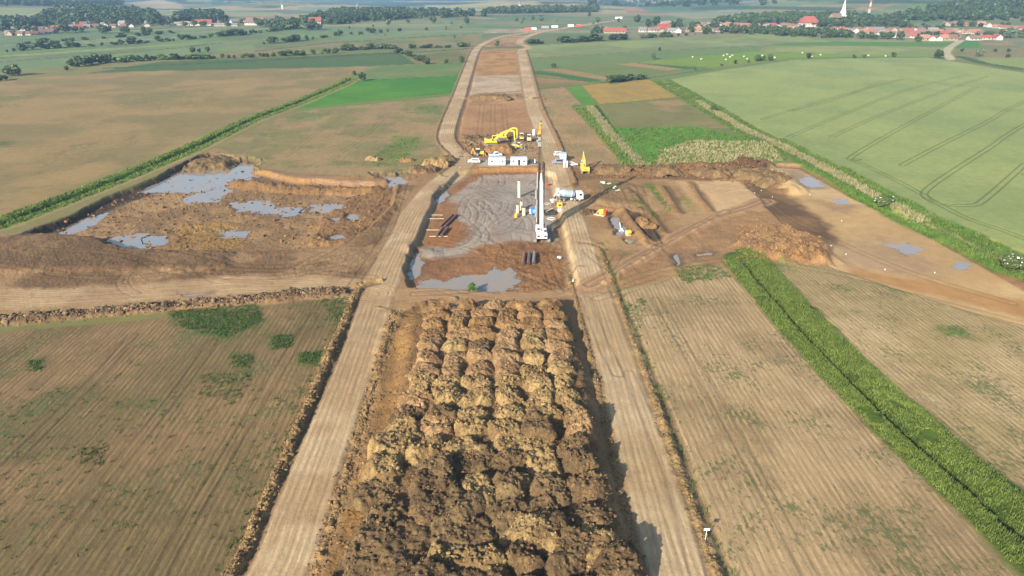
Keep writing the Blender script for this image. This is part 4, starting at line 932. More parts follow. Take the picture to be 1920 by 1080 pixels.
for pts, n in [(((310, 585), (480, 570), (495, 600), (430, 632), (350, 620)), 900), (((508, 630), (545, 628), (550, 650), (510, 655)), 150), (((560, 662), (600, 660), (595, 682), (562, 680)), 110), (((430, 668), (475, 664), (470, 690), (440, 690)), 70),
               (((50, 678), (80, 675), (78, 695), (52, 696)), 50), (((600, 560), (655, 556), (655, 580), (625, 610)), 120), (((380, 700), (480, 700), (440, 760), (370, 740)), 110), (((1262, 500), (1340, 495), (1372, 520), (1280, 532)), 260),
               (((690, 300), (745, 262), (790, 258), (780, 280), (740, 312), (700, 312)), 300), (((1180, 378), (1200, 374), (1245, 410), (1225, 408)), 90), (((1212, 345), (1222, 344), (1262, 395), (1252, 400)), 110), (((1128, 345), (1150, 342), (1165, 358), (1140, 362)), 60),
               (((150, 840), (200, 835), (190, 870), (150, 870)), 40), (((1170, 560), (1215, 560), (1210, 585), (1180, 590)), 60), (((1750, 610), (1800, 612), (1820, 632), (1770, 628)), 60), (((870, 528), (905, 526), (905, 542), (872, 542)), 60)]:
    q = poly_scatter(PX(*pts), n); WX.append(q[0]); WY.append(q[1])
q = poly_scatter(BLF, 1500); f_ = fbm(q[0], q[1], 18, 2, 44) > -.05; f_ &= q[1] < 130; WX.append(q[0][f_]); WY.append(q[1][f_])
for ln, of, sp, n in [(RROAD[:32], 5.9, .5, 240), (LROAD[:30], -6.4, .6, 140)]:
    q = along(ln, of, sp, n); WX.append(q[0]); WY.append(q[1])
WX = np.repeat(np.concatenate(WX), 9); WY = np.repeat(np.concatenate(WY), 9)
blades('weeds', 'clumps of green weeds dotted over the bare fields', WX + RG.normal(0, .22, len(WX)), WY + RG.normal(0, .22, len(WY)), .26, .16, MWEED, 'weeds')

# ---------------------------------------------------------------- trees and bushes
MLEAF = [leaf_mat('leaves_dark', (.022, .040, .014), (.055, .085, .025)), leaf_mat('leaves_mid', (.035, .060, .018), (.085, .115, .035)), leaf_mat('leaves_pale', (.07, .10, .05), (.15, .18, .09)), leaf_mat('leaves_fresh', (.05, .10, .015), (.11, .19, .03))]
MBARK = paint('bark', (.11, .085, .06), .9, dirt=.4, dirtc=(.06, .05, .04))
MFLOWER = paint('blossom', (.72, .70, .55), .8, dirt=.2, dirtc=(.4, .4, .2))
def crown_data(seed, n, q, squash=1.0, base_z=.12, clumps=16):
    g = np.random.default_rng(seed)
    C = g.normal(0, 1, (clumps, 3)); C /= np.linalg.norm(C, axis=1)[:, None]; C *= g.uniform(.15, 1, (clumps, 1)) ** .5 * .34
    C[:, 2] = C[:, 2] * squash; R = g.uniform(.12, .23, clumps)
    k = g.integers(0, clumps, n); d = g.normal(0, 1, (n, 3)); d /= np.linalg.norm(d, axis=1)[:, None]
    p = C[k] + d * (R[k] * g.uniform(.55, 1.08, n))[:, None]
    p[:, 2] += .5; p[:, 2] = base_z + (p[:, 2] - p[:, 2].min()) / (p[:, 2].max() - p[:, 2].min()) * (1 - base_z)
    nn = d + g.normal(0, .45, (n, 3)); nn /= np.linalg.norm(nn, axis=1)[:, None]
    t = np.cross(nn, g.normal(0, 1, (n, 3))); t /= np.linalg.norm(t, axis=1)[:, None]; b = np.cross(nn, t)
    s = (q * g.uniform(.6, 1.3, n))[:, None]
    V = np.stack([p - t * s - b * s * .7, p + t * s - b * s * .5, p + t * s * .7 + b * s, p - t * s * .8 + b * s * .8], 1).reshape(-1, 3)
    return V, np.arange(n * 4).reshape(n, 4)
CR = [[npmesh('crown', *crown_data(10 + i, 620, .058, sq, bz), mat=MLEAF[mi], smooth=False) for i, (sq, bz) in enumerate(((1.1, .15), (.9, .10), (1.3, .16)))] for mi in range(4)]
BU = [[npmesh('crown', *crown_data(30 + i, 520, .066, .7, .0, 12), mat=MLEAF[mi], smooth=False) for i in range(3)] for mi in range(4)]
def trunk_mesh(name='trunk'):
    b = MB(); b.cyl((0, 0, -.03), (.01, .01, .3), .030, .02, 7); b.cyl((.01, .01, .3), (0, .02, .62), .02, .008, 6)
    for k in range(5):
        a = k * 1.3; z = .2 + .06 * k; b.cyl((.01, .01, z), (.2 * math.cos(a), .2 * math.sin(a), z + .22), .011, .004, 5)
    bmesh.ops.recalc_face_normals(b.bm, faces=b.bm.faces); me = bpy.data.meshes.new(name); b.bm.to_mesh(me); b.bm.free(); me.materials.append(MBARK); return me
TRM = trunk_mesh()
TREES = []   # (x, y, height, width factor, leaf kind, is bush, label, group)
def tree(px, py, h, kind, label, group=None, wf=1.0, bush=False):
    x, y = G(px, py); TREES.append((x, y, h, wf, kind, bush, label, group))
def hedge(pts, n, h0, h1, kinds, what, where, group, wf=1.1, bush=False, jit=.3):
    """bushes along a line, counted from the left"""
    q = PX(*pts); A = np.array(q); seg = np.hypot(*np.diff(A, axis=0).T); cum = np.concatenate([[0], np.cumsum(seg)])
    for k in range(n):
        t = (k + .5 + rnd.uniform(-jit, jit)) / n * cum[-1]; i = min(int(np.searchsorted(cum, t)) - 1, len(seg) - 1); i = max(i, 0); f = (t - cum[i]) / seg[i]
        x, y = A[i] * (1 - f) + A[i + 1] * f
        wf_ = wf * (rnd.choice((1, 1.5, 2.1)) if bush else 1)
        TREES.append((x + rnd.uniform(-1, 1), y + rnd.uniform(-1.5, 1.5), rnd.uniform(h0 * .7, h1), wf_ * rnd.uniform(.85, 1.25), rnd.choice(kinds), bush, '%s, %s from left %s' % (what, ordw(k), where), group))
tree(680, 152, 6.0, 0, 'single dark round tree at the corner of the bright green field')
tree(665, 141, 3.2, 0, 'small dark bush beside the left ditch near the lone tree', bush=True)
tree(650, 152, 2.2, 1, 'low bush at the ditch head left of the lone tree', bush=True)
tree(801, 120, 5.2, 0, 'larger dark bush above the striped field', bush=True, wf=1.6)
tree(836, 119, 3.6, 0, 'smaller dark bush right of the larger one above the striped field', bush=True, wf=1.4)
tree(865, 117, 5.0, 1, 'bushy tree against the left haul road', bush=True, wf=1.2)
tree(932, 87, 5.6, 1, 'round bush standing between the two haul roads', bush=True, wf=1.1)
tree(887, 541, 2.2, 3, 'bright green bush at the near edge of the flooded pit', bush=True, wf=1.5)
tree(1337, 210, 3.4, 0, 'dark round bush on the wheat field border', bush=True, wf=1.1)
tree(1225, 112, 6.0, 2, 'pale willow-like tree in the mid green strip')
tree(1237, 95, 3.4, 0, 'small dark bush in the pale cornfield', bush=True)
tree(1038, 127, 3.4, 0, 'dark bush right of the haul road above the olive strips', bush=True, wf=1.5)
tree(1758, 110, 7.5, 0, 'large dark tree where the lane meets the wheat field', wf=1.3)
tree(1836, 106, 7.0, 2, 'pale grey-green bush right of the lane', bush=True, wf=1.1)
tree(1890, 72, 13, 2, 'big pale tree at the right end of the village', wf=1.3)
for k, px in enumerate((1803, 1866, 1890)): tree(px, 97, 3, 0, 'dark hedge bush right of the lane, %s from left' % ordw(k), 'bushes right of the lane', bush=True, wf=1.4)
tree(1888, 108, 3.2, 0, 'dark low bush on the tan strip at the right edge', bush=True, wf=1.6)
for k, (px, py, h) in enumerate(((1303, 131, 2.2), (1353, 124, 2), (1378, 120, 3.4), (1403, 117, 2.8), (1421, 115, 5.2), (1430, 114, 4.2), (1443, 114, 5.5), (1515, 110, 4.8), (1602, 109, 3.2), (1620, 108, 2.6), (1675, 107, 4.2))):
    tree(px, py, h, 0 if k % 3 else 1, 'dark round bush on the bank above the wheat, %s from left' % ordw(k), 'bushes on the bank above the wheat field', bush=True, wf=1.25)
hedge(((1145, 155), (1160, 153), (1200, 148)), 7, 3.2, 5, (0, 1), 'dark hedge bush above the yellow field', '', 'hedge above the yellow field', 1.3, True)
hedge(((990, 83), (1020, 82)), 4, 3.5, 5.5, (0,), 'dark bush at the haul road bend', '', 'bushes right of the haul road bend', 1.1, True)
hedge(((1052, 80), (1074, 79)), 4, 5, 7, (0,), 'dark tree in the first clump below the farm', '', 'tree clumps below the red-roofed farm', 1.2, True)
hedge(((1083, 79), (1122, 76)), 8, 5, 7.5, (0,), 'dark tree in the long clump below the farm', '', 'tree clumps below the red-roofed farm', 1.2, True)
hedge(((1142, 75), (1152, 75)), 2, 6, 7, (0,), 'dark tree of the pair below the farm', '', 'tree clumps below the red-roofed farm', 1.2, True)
hedge(((1163, 75), (1175, 74)), 2, 7, 8, (0,), 'dark tree of the right pair below the farm', '', 'tree clumps below the red-roofed farm', 1.1, True)
hedge(((1195, 73), (1280, 67), (1330, 63), (1430, 61)), 13, 3, 6, (0, 1), 'hedge bush along the cornfield', '', 'hedge at the top of the pale cornfield', 1.4, True)
hedge(((640, 95), (660, 94), (700, 92), (745, 92)), 9, 3.5, 6, (0, 1, 1, 2), 'hedge bush on the brown meadow', '', 'hedge between brown meadow and dark green strip', 1.4, True)
hedge(((745, 98), (770, 106), (792, 115)), 8, 3, 5, (0, 1), 'bush on the short oblique hedge', '', 'oblique hedge left of the small brown field', 1.3, True)
hedge(((765, 91), (800, 90), (850, 90)), 9, 2.5, 4.5, (0, 1), 'low bush on the hedge beside the haul road', '', 'low hedge ending at the left haul road', 1.3, True)
hedge(((862, 88), (880, 87)), 3, 4, 5, (1, 2), 'greyish bush by the haul road', '', 'greyish bushes by the haul road bend', 1.3, True)
hedge(((228, 118), (240, 116), (300, 112), (380, 111), (470, 108), (540, 105), (630, 100)), 34, 3, 5.5, (0, 1, 1, 3), 'hedge bush', 'behind the big tan field', 'long hedge behind the big tan field', 1.4, True)
tree(362, 100, 6, 0, 'tallest dark tree of three above the left hedge'); tree(374, 99, 4, 0, 'smallest dark tree of three above the left hedge'); tree(391, 99, 5.5, 0, 'rightmost dark tree of three above the left hedge')
for k, (px, py, h) in enumerate(((140, 126, 6.5), (150, 125, 8), (164, 122, 7), (178, 120, 8.5), (192, 119, 6.5), (204, 118, 7), (124, 132, 3.5), (216, 116, 4), (235, 113, 4), (12, 150, 3.5), (24, 143, 8), (3, 152, 4), (32, 140, 5))):
    tree(px, py, h, (1, 1, 0, 1)[k % 4] if k != 10 else 2, 'bushy tree at the left end of the big tan field, %s of its group' % ordw(k), 'trees at the left end of the big tan field', wf=1.4, bush=True)
hedge(((0, 99), (60, 93), (130, 89), (240, 83), (330, 76), (430, 67), (520, 58), (560, 53)), 40, 3.5, 7.5, (0, 0, 1, 2), 'hedge tree', 'on the line below the left village', 'tree line below the left village', 1.4, True)
hedge(((40, 83), (120, 78), (250, 68), (330, 62)), 12, 3, 5, (0, 0, 1), 'low dark bush', 'on the upper left hedge', 'upper hedge by the left village', 1.5, True)
hedge(((480, 84), (560, 77), (640, 66), (700, 62), (760, 58)), 16, 3, 7, (0, 1), 'bush', 'on the hedge across the pale left fields', 'hedge across the pale left fields', 1.3, True)
for k, (px, py, h) in enumerate(((655, 54, 3.5), (700, 51, 4), (729, 48, 9), (765, 44, 7), (812, 44, 11), (847, 47, 5), (876, 44, 10), (800, 58, 5), (835, 56, 5), (865, 54, 4), (673, 66, 4), (722, 67, 3), (852, 71, 3), (968, 42, 8), (980, 44, 9), (1000, 38, 6), (1015, 40, 9), (1042, 40, 5), (1105, 31, 8), (1120, 44, 9), (1112, 46, 6), (1160, 42, 7))):
    tree(px, py, h, (0, 1, 2)[k % 3], 'lone field tree in the far middle distance, %s of the scattered ones' % ordw(k), 'scattered trees in the far middle fields', bush=k % 2 == 0)
for k, (px, py, h) in enumerate(((1120, 62, 9), (1112, 63, 7), (1130, 60, 7), (1195, 42, 11), (1215, 50, 10), (1230, 47, 12), (1262, 54, 10), (1275, 50, 11), (1170, 57, 6))):
    tree(px, py, h, 0, 'dark tree around the red-roofed farm, %s from left' % ordw(k), 'trees around the red-roofed farm', wf=1.3, bush=True)
# village trees in front and among the houses
def vill(n, segs, h0, h1, kinds, what, group):
    for k in range(n):
        (x0, y0), (x1, y1) = segs[k % len(segs)]; f = (k // len(segs) + rnd.uniform(0, 1)) / max(1, n / len(segs))
        tree(x0 + (x1 - x0) * f, y0 + (y1 - y0) * f + rnd.uniform(-1.2, 1.2), rnd.uniform(h0, h1), rnd.choice(kinds), what, group, wf=rnd.uniform(1.1, 1.6), bush=rnd.random() < .4)
vill(90, [((1290, 58), (1440, 62)), ((1440, 62), (1720, 78)), ((1490, 58), (1640, 72)), ((1290, 50), (1500, 52)), ((1720, 72), (1930, 70)), ((1560, 56), (1760, 60)), ((1640, 50), (1920, 52))], 5, 9, (0, 0, 1), 'dark leafy garden tree among the red roofs of the right village', 'garden trees of the right village')
vill(70, [((0, 60), (300, 64)), ((0, 50), (320, 48)), ((300, 50), (640, 46)), ((480, 50), (600, 58)), ((560, 44), (660, 40))], 7, 13, (0, 0, 1, 2), 'dark leafy tree among the houses of the left village', 'garden trees of the left village')
txy = np.array([(t[0], t[1]) for t in TREES]); tz = base(txy[:, 0], txy[:, 1]); nr_ = txy[:, 1] < 420; tz[nr_] = zat(txy[nr_, 0], txy[nr_, 1])
for (x, y, h, wf, kind, bush, lab, grp), z in zip(TREES, tz):
    rz = rnd.uniform(0, 6.28); cat = 'bush' if bush else 'tree'
    lab = ' '.join(lab.split())
    if bush and not lab.startswith('dark leafy'):
        o = link('bush', rnd.choice(BU[kind]), (x, y, z - .1), rz, sc=(h * wf, h * wf * rnd.uniform(.9, 1.1), h)); tag(o, lab, cat, grp)
    else:
        e = empty('tree', (x, y, z - .1), rz, lab, 'tree', grp); e.scale = (h * wf, h * wf, h)
        link('trunk', TRM, parent=e); link('crown', rnd.choice(CR[kind]), parent=e)
# the two large elder bushes by the cutting, in detail
for px, py, hgt, wfx, wfy, fl, lab in ((1657, 386, 3.6, 2.0, 1.3, 50, 'large round elder bush with few blossoms beside the cutting'), (1902, 506, 4.2, 1.9, 1.6, 170, 'large elder bush flecked with white blossom at the right edge')):
    x, y, z = put(px, py); e = empty('elder_bush', (x, y, z - .2), 0, lab, 'bush')
    V, Q = crown_data(px, 6500, .030, .75, 0, 30); V = V * np.array([hgt * wfx, hgt * wfy, hgt]); link('crown', npmesh('crown', V, Q, MLEAF[1], False), parent=e)
    V, Q = crown_data(px, 6500, .034, .75, 0, 30); V = V * np.array([hgt * wfx, hgt * wfy, hgt]) * 1.02; k = RG.permutation(6500)[:fl * 2]
    Vq = V.reshape(-1, 4, 3)[k]; Vq = Vq[Vq[:, 0, 2] > hgt * .45]; link('blossom', npmesh('blossom', Vq.reshape(-1, 3), np.arange(len(Vq) * 4).reshape(-1, 4), MFLOWER, False), parent=e)
    b = MB()
    for k in range(7): b.cyl((0, 0, 0), (.25 * hgt * math.cos(k), .25 * hgt * math.sin(k), hgt * .55), .07, .03, 6)
    b.obj('stem', MBARK, e)
# woods, too many trees to count
def wood(name, label, pts, n, h0, h1, kind, q=.9):
    X, Y = poly_scatter(PXD(*pts), n); Z = base(X, Y); Vs = []
    T0 = [crown_data(50 + i, 210, .105, .8, .02, 10)[0] for i in range(4)]
    for k in range(n):
        h = rnd.uniform(h0, h1); v = T0[k % 4] * np.array([h * rnd.uniform(1, 1.35), h * rnd.uniform(1, 1.35), h]); a = rnd.uniform(0, 6.28); c, s = math.cos(a), math.sin(a)
        v = np.stack([v[:, 0] * c - v[:, 1] * s + X[k], v[:, 0] * s + v[:, 1] * c + Y[k], v[:, 2] + Z[k] - .3], 1); Vs.append(v)
    V = np.concatenate(Vs); tag(link(name, npmesh(name, V, np.arange(len(V)).reshape(-1, 4), MLEAF[kind], False)), label, 'wood', kind='stuff')
wood('woodland', 'dense dark wood on the rise behind the left village', ((90, 40), (120, 22), (200, 24), (290, 30), (300, 44), (200, 46)), 420, 11, 17, 0)
wood('woodland', 'belt of trees behind the first houses of the left village', ((-100, 52), (0, 44), (90, 42), (90, 48), (0, 58), (-100, 60)), 150, 8, 13, 0)
wood('woodland', 'rounded wood behind the red roofs of the left village', ((320, 46), (345, 30), (410, 30), (425, 40), (400, 44)), 160, 9, 14, 0)
wood('woodland', 'band of woodland in front of the far pale hills', ((560, 44), (640, 22), (720, 24), (900, 30), (916, 31), (760, 36), (640, 46)), 420, 9, 14, 0)
wood('woodland', 'far belt of trees under the blue hills', ((900, 26), (960, 20), (1120, 18), (1120, 23), (960, 26)), 240, 8, 13, 0)
wood('woodland', 'strip of trees behind the upper roofs of the right village', ((1330, 48), (1390, 38), (1500, 32), (1510, 38), (1420, 48)), 170, 8, 12, 0)
wood('woodland', 'wooded slope behind the church', ((1480, 50), (1500, 38), (1560, 32), (1600, 34), (1700, 44), (1700, 52), (1560, 52)), 230, 8, 12, 0)
wood('woodland', 'wooded hillside above the right village', ((1640, 46), (1700, 30), (1790, 8), (1900, -4), (2100, -10), (2100, 44), (1800, 40)), 560, 8, 13, 0)
wood('woodland', 'wood hugging the front edge of the right village', ((1290, 60), (1420, 57), (1500, 62), (1640, 74), (1500, 70), (1400, 64)), 90, 6, 9, 0)
wood('woodland', 'broad woods on the far blue slope', ((1060, 8), (1250, 2), (1500, 4), (1480, 10), (1300, 14), (1150, 12)), 420, 10, 15, 0)
wood('woodland', 'woods on the far left slope', ((-100, 6), (60, 4), (230, 6), (230, 10), (60, 12), (-100, 12)), 260, 10, 15, 0)
# ---------------------------------------------------------------- paints
MW = paint('white_paint', (.72, .72, .70), .4, dirt=.4); MWR = paint('roof_sheet', (.62, .64, .68), .35, .3, .35); MY = paint('machine_yellow', (.74, .50, .035), .42, dirt=.3)
MYD = paint('machine_orange', (.72, .30, .03), .45, dirt=.35); MBK = paint('black_steel', (.035, .036, .04), .5, .3, .35); MBR = paint('mast_brown', (.10, .07, .05), .6, .3, .5)
MBL = paint('blue_paint', (.03, .20, .62), .4, dirt=.2); MGY = paint('grey_steel', (.33, .34, .36), .45, .4, .4); MRU = paint('rusty_steel', (.20, .085, .055), .75, .2, .6, (.30, .16, .10)); MRD = paint('red_paint', (.62, .06, .02), .45, dirt=.25)
MGL = paint('dark_glass', (.02, .025, .03), .08, 0, .05); MTY = paint('tyre_rubber', (.035, .033, .03), .85, 0, .5); MTR = paint('track_steel', (.22, .20, .18), .7, .3, .5); MCO = paint('pale_concrete', (.55, .48, .34), .85, 0, .5, (.38, .32, .22))
MDR = paint('mixer_drum_grey', (.30, .37, .45), .35, .1, .25); MSV = paint('silver_paint', (.34, .38, .46), .3, .5, .15); MHAY = paint('hay', (.42, .39, .25), .95, 0, .4, (.5, .42, .25))

def wheel_set(root, pos, r=.33, w=.24, name='wheel'):
    for p in pos:
        t = MB().cyl((p[0], p[1] - w / 2, p[2]), (p[0], p[1] + w / 2, p[2]), r, n=18).obj(name, MTY, root, smooth=True)
        s = 1 if p[1] > 0 else -1
        MB().cyl((p[0], p[1] + s * w * .5, p[2]), (p[0], p[1] + s * (w * .5 + .02), p[2]), r * .58, r * .5, n=12).obj('rim', MGY, t)

def crawler(root, L, w, h, gauge, mat=MTR):
    for s in (-1, 1):
        x = s * gauge / 2; pr = []
        for k in range(9): a = math.pi / 2 + math.pi * k / 8; pr.append((-L / 2 + h / 2 + h / 2 * math.cos(a), h / 2 + h / 2 * math.sin(a)))
        for k in range(9): a = -math.pi / 2 + math.pi * k / 8; pr.append((L / 2 - h / 2 + h / 2 * math.cos(a), h / 2 + h / 2 * math.sin(a)))
        b = MB(); b.prism(pr, x - w / 2, x + w / 2)
        n = int(L / .28)
        for k in range(n):
            yy = -L / 2 + h * .4 + (L - h * .8) * k / (n - 1)
            b.box((x, yy, h + .02), (w * 1.02, .12, .06)); b.box((x, yy, .0), (w * 1.02, .12, .06))
        t = b.obj('track', mat, root)
        f = MB(); f.box((x, 0, h * .52), (w * 1.06, L * .62, h * .34)); f.obj('track_frame', MBK, t)

# ---------------------------------------------------------------- piling rig
x, y, z = put(1016, 457, -1.3); y += 3.4
rig = empty('piling_rig', (x, y, z), 0, 'tall white crawler piling rig with black and orange mast standing in the pit', 'piling rig')
crawler(rig, 6.2, .85, 1.05, 3.65)
b = MB(); b.box((0, 0, .85), (2.9, 3.0, .5)); b.cyl((0, 0, 1.0), (0, 0, 1.45), 1.1, n=24); b.obj('undercarriage', MBK, rig)
b = MB(); b.box((0, -.4, 2.15), (2.75, 4.6, 1.25), bev=.08); b.box((0, -3.05, 2.15), (2.85, .9, 1.5), bev=.12); b.box((-.85, -.6, 2.95), (1.0, 1.8, .4), bev=.05)
up = b.obj('upper_body', MW, rig)
b = MB(); b.box((-.9, -3.52, 2.15), (.7, .03, .5)); b.box((.9, -3.52, 2.15), (.7, .03, .5)); b.box((.95, -1.2, 2.79), (.6, 1.4, .04)); b.box((-.85, -.6, 3.165), (.7, 1.1, .03)); b.obj('grille', MBK, up)
b = MB(); b.box((-1.02, 2.3, 2.35), (.95, 1.5, 1.75), bev=.08); cb = b.obj('cab', MW, rig)
b = MB(); b.box((-1.02, 2.32, 2.62), (.99, 1.3, .85)); b.box((-1.02, 3.06, 2.45), (.8, .03, 1.2)); b.obj('window', MGL, cb)
b = MB(); b.cyl((-.95, -1.6, 3.1), (-.95, -1.6, 3.6), .09); b.obj('exhaust', MBK, up)
for s in (-1, 1):
    b = MB(); b.cyl((s * .55 + .2, 1.6, 2.0), (s * .35 + .1, 4.5, 8.8), .13, .09); b.obj('hydraulic_ram', MBK, rig)
b = MB(); b.bar((.05, 1.9, 2.2), (-.1, 3.4, 14.6), .95, .75, .85); b.bar((-.1, 3.4, 14.6), (-.2, 3.7, 17.3), .8, .6, .25); b.obj('boom', MW, rig)
b = MB(); b.cyl((.55, 2.2, 3.2), (.55, 2.9, 3.2), .45, n=16); b.cyl((.75, 1.7, 2.4), (1.2, 1.7, 2.4), .5, n=16); b.obj('winch', MBK, rig)
# leader: braced box mast with kelly bars
b = MB()
for dx in (-.95, -.35):
    for dy in (5.6, 6.2): b.bar((dx, dy, .4), (dx, dy, 28.6), .13)
for k in range(36):
    zz_ = .6 + k * .78
    for dy in (5.6, 6.2): b.bar((-.95, dy, zz_), (-.35, dy, zz_ + .78), .07)
    for dx in (-.95, -.35): b.bar((dx, 5.6, zz_ + .78), (dx, 6.2, zz_), .07)
b.box((-.65, 5.9, 14), (.34, .34, 27)); mast = b.obj('mast', MBR, rig)
b = MB(); b.cyl((.5, 5.5, .3), (.5, 5.5, 19.6), .33, n=16); b.bar((.5, 5.9, 4), (.5, 5.9, 19.9), .3); b.obj('kelly_bar', MBK, rig)
b = MB(); b.cyl((-.78, 5.1, 1.0), (-.78, 5.1, 19.4), .27, n=14); b.obj('auger', MBK, rig)
b = MB(); b.box((-.6, 5.5, 24.6), (1.1, .9, 1.3), bev=.08); b.box((-.6, 5.4, 26.0), (.9, .8, .9), bev=.06); b.cyl((-1.1, 5.3, 25.4), (-1.5, 5.3, 25.4), .35); b.obj('drive_head', MGY, rig)
b = MB(); b.bar((-.72, 5.9, 27.2), (-.5, 5.9, 30.2), .85, .7, .3); b.bar((-1.0, 5.7, 27.0), (-.8, 5.8, 28.8), .3); b.obj('mast_head', MYD, rig)
b = MB(); b.box((-.4, 5.9, 30.4), (.3, .4, .4)); b.cyl((-.55, 5.6, 29.4), (-.3, 5.6, 29.4), .3); b.obj('pulley', MBK, mast)
b = MB()
for s in (-.1, .15, .35): b.cyl((s + .3, .5, 2.6), (-.45 + s * .3, 5.6, 29.6), .022, n=5)
b.obj('cable', MBK, rig)
b = MB(); b.box((-1.45, 5.2, 11.0), (.5, .5, 2.6), bev=.05); b.obj('hose_drum', MGY, rig)
b = MB(); b.box((-1.35, 5.2, 6.2), (.65, .6, 3.2), bev=.06); b.obj('hose_drum', MGY, rig)
b = MB(); b.cyl((-1.15, 5.6, 3.0), (-1.15, 5.6, 17.0), .07, n=6); b.cyl((.6, 5.6, 2.0), (.6, 5.6, 17.5), .06, n=6); b.obj('hose', MW, rig)
b = MB(); b.box((-.2, 5.3, 1.2), (1.5, 1.3, 1.8), bev=.08); b.cyl((-.2, 4.9, -.2), (-.2, 4.9, .8), .75, n=20); b.obj('casing_clamp', MGY, rig)

# blue power pack with white bars
x, y, z = put(1001, 402, -1.3); e = empty('power_pack', (x, y, z), .05, 'bright blue hydraulic power pack with white side bars', 'power pack')
b = MB(); b.box((0, 0, 1.15), (1.9, 1.6, 1.5), bev=.06); bd = b.obj('housing', MBL, e)
b = MB()
for s in (-1, 1):
    for k in range(4): b.box((s * 1.2, -.5 + .05 * k, .55 + k * .38), (.5, .5, .14))
b.obj('side_bars', MW, bd)
b = MB(); b.box((0, -.82, 1.45), (.5, .04, .16)); b.box((0, -.82, 1.0), (.7, .04, .1)); b.obj('nameplate', MW, bd)
b = MB(); b.box((-.75, 0, .2), (.2, 1.5, .4)); b.box((.75, 0, .2), (.2, 1.5, .4)); b.obj('skid', MGY, e)
# casings standing on end
def casing(px, py, h, r, lab, cap=True, grp='upright steel casings beside the rig', mat=MCO):
    x, y, z = put(px, py, -1.3); e = empty('casing', (x, y, z - .2), 0, lab, 'casing', grp)
    b = MB(); b.cyl((0, 0, 0), (0, 0, h), r, n=22); t = b.obj('tube', mat, e, smooth=True)
    if cap:
        b = MB(); b.cyl((0, 0, h * .74), (0, 0, h * .78), r * 1.08, n=22); b.cyl((0, 0, h - .12), (0, 0, h + .02), r * 1.06, n=22); b.obj('joint_ring', mat, t, smooth=True)
        b = MB(); b.cyl((0, 0, h), (0, 0, h + .035), r * .88, n=22); b.obj('opening', MBK, t)
    return e
casing(973.5, 370, 5.6, .52, 'tallest pale casing standing alone in the pit')
casing(978, 394, 3.0, .48, 'middle pale casing of the cluster left of the blue power pack')
casing(982.5, 403, 2.4, .55, 'short wide pale casing nearest the blue power pack')
casing(971, 399, 2.7, .45, 'leftmost pale casing of the cluster by the orange shovel')
casing(1035.5, 433, 2.1, .28, 'thin pale casing standing right of the rig')
x, y, z = put(967.5, 409, -1.3); e = empty('auger_bucket', (x, y, z), .2, 'orange muddy drilling bucket left of the pale casings', 'drilling bucket')
b = MB(); b.cyl((0, 0, 0), (.1, .1, 1.1), .55, .5, n=16); b.obj('bucket_body', MYD, e, smooth=True); b = MB(); b.cyl((.1, .1, 1.1), (.25, .2, 2.3), .16, .16, n=8); b.box((.25, .2, 2.3), (.45, .45, .3)); b.obj('stem', MCO, e)
# small plant and fittings near the rig
x, y, z = put(1036, 386, -.8); e = empty('concrete_hopper', (x, y, z), 0, 'white concrete hopper above a dark sump behind the rig', 'hopper')
b = MB(); b.cyl((0, 0, 1.0), (0, 0, 2.0), .35, 1.0, n=16); b.obj('funnel', MW, e, smooth=True); b = MB()
for k in range(4): a = k * math.pi / 2 + .78; b.bar((.8 * math.cos(a), .8 * math.sin(a), 0), (.5 * math.cos(a), .5 * math.sin(a), 1.6), .08)
b.obj('leg', MGY, e)
x, y, z = put(1030, 402, -1.3); e = empty('mud_skip', (x, y, z), .2, 'dark steel skip in the shade right of the rig boom', 'skip')
b = MB(); b.box((0, 0, .05), (3.0, 2.2, .1)); b.box((-1.45, 0, .6), (.1, 2.2, 1.1), ry=-.18); b.box((1.45, 0, .6), (.1, 2.2, 1.1), ry=.18); b.box((0, -1.05, .6), (2.9, .1, 1.1)); b.box((0, 1.05, .6), (2.9, .1, 1.1)); b.obj('shell', MBK, e)
b = MB(); b.bar((-1.2, 0, .9), (1.3, .4, 1.8), .12); b.obj('lifting_beam', MCO, e)
x, y, z = put(1049, 392, 0); e = empty('yellow_generator', (x, y, z), .1, 'yellow generator on the haul road edge below the mixer truck', 'generator')
b = MB(); b.box((0, 0, 1.0), (1.5, 1.3, 1.5), bev=.08); g_ = b.obj('housing', MY, e); b = MB(); b.box((0, -.66, 1.1), (1.0, .03, .5)); b.obj('grille', MBK, g_); b = MB(); b.box((-.1, .1, 1.85), (.7, .6, .25), bev=.03); b.cyl((.45, .2, 1.7), (.45, .2, 2.3), .07); b.obj('exhaust_box', MYD, e)
b = MB(); b.box((0, 0, .12), (1.6, 1.4, .2)); b.obj('skid', MBK, e)
x, y, z = put(1049, 399, 0); e = empty('white_tank', (x, y, z), 0, 'small white tank in front of the yellow generator', 'tank')
b = MB(); b.box((0, 0, .6), (1.1, 1.0, 1.0), bev=.12); t_ = b.obj('tank_body', MW, e); b = MB(); b.cyl((0, 0, 1.1), (0, 0, 1.2), .2); b.obj('cap', MBK, t_)
x, y, z = put(1027, 349, -.6); e = empty('red_hose_reel', (x, y, z), 0, 'rust red hose reel beside the boom', 'hose reel')
b = MB(); b.cyl((-.4, 0, .8), (.4, 0, .8), .55, n=18); b.obj('reel', MRU, e); b = MB(); b.bar((-.5, 0, 0), (-.5, 0, .9), .12); b.bar((.5, 0, 0), (.5, 0, .9), .12); b.box((0, 0, .06), (1.3, 1, .12)); b.obj('stand', MRD, e)
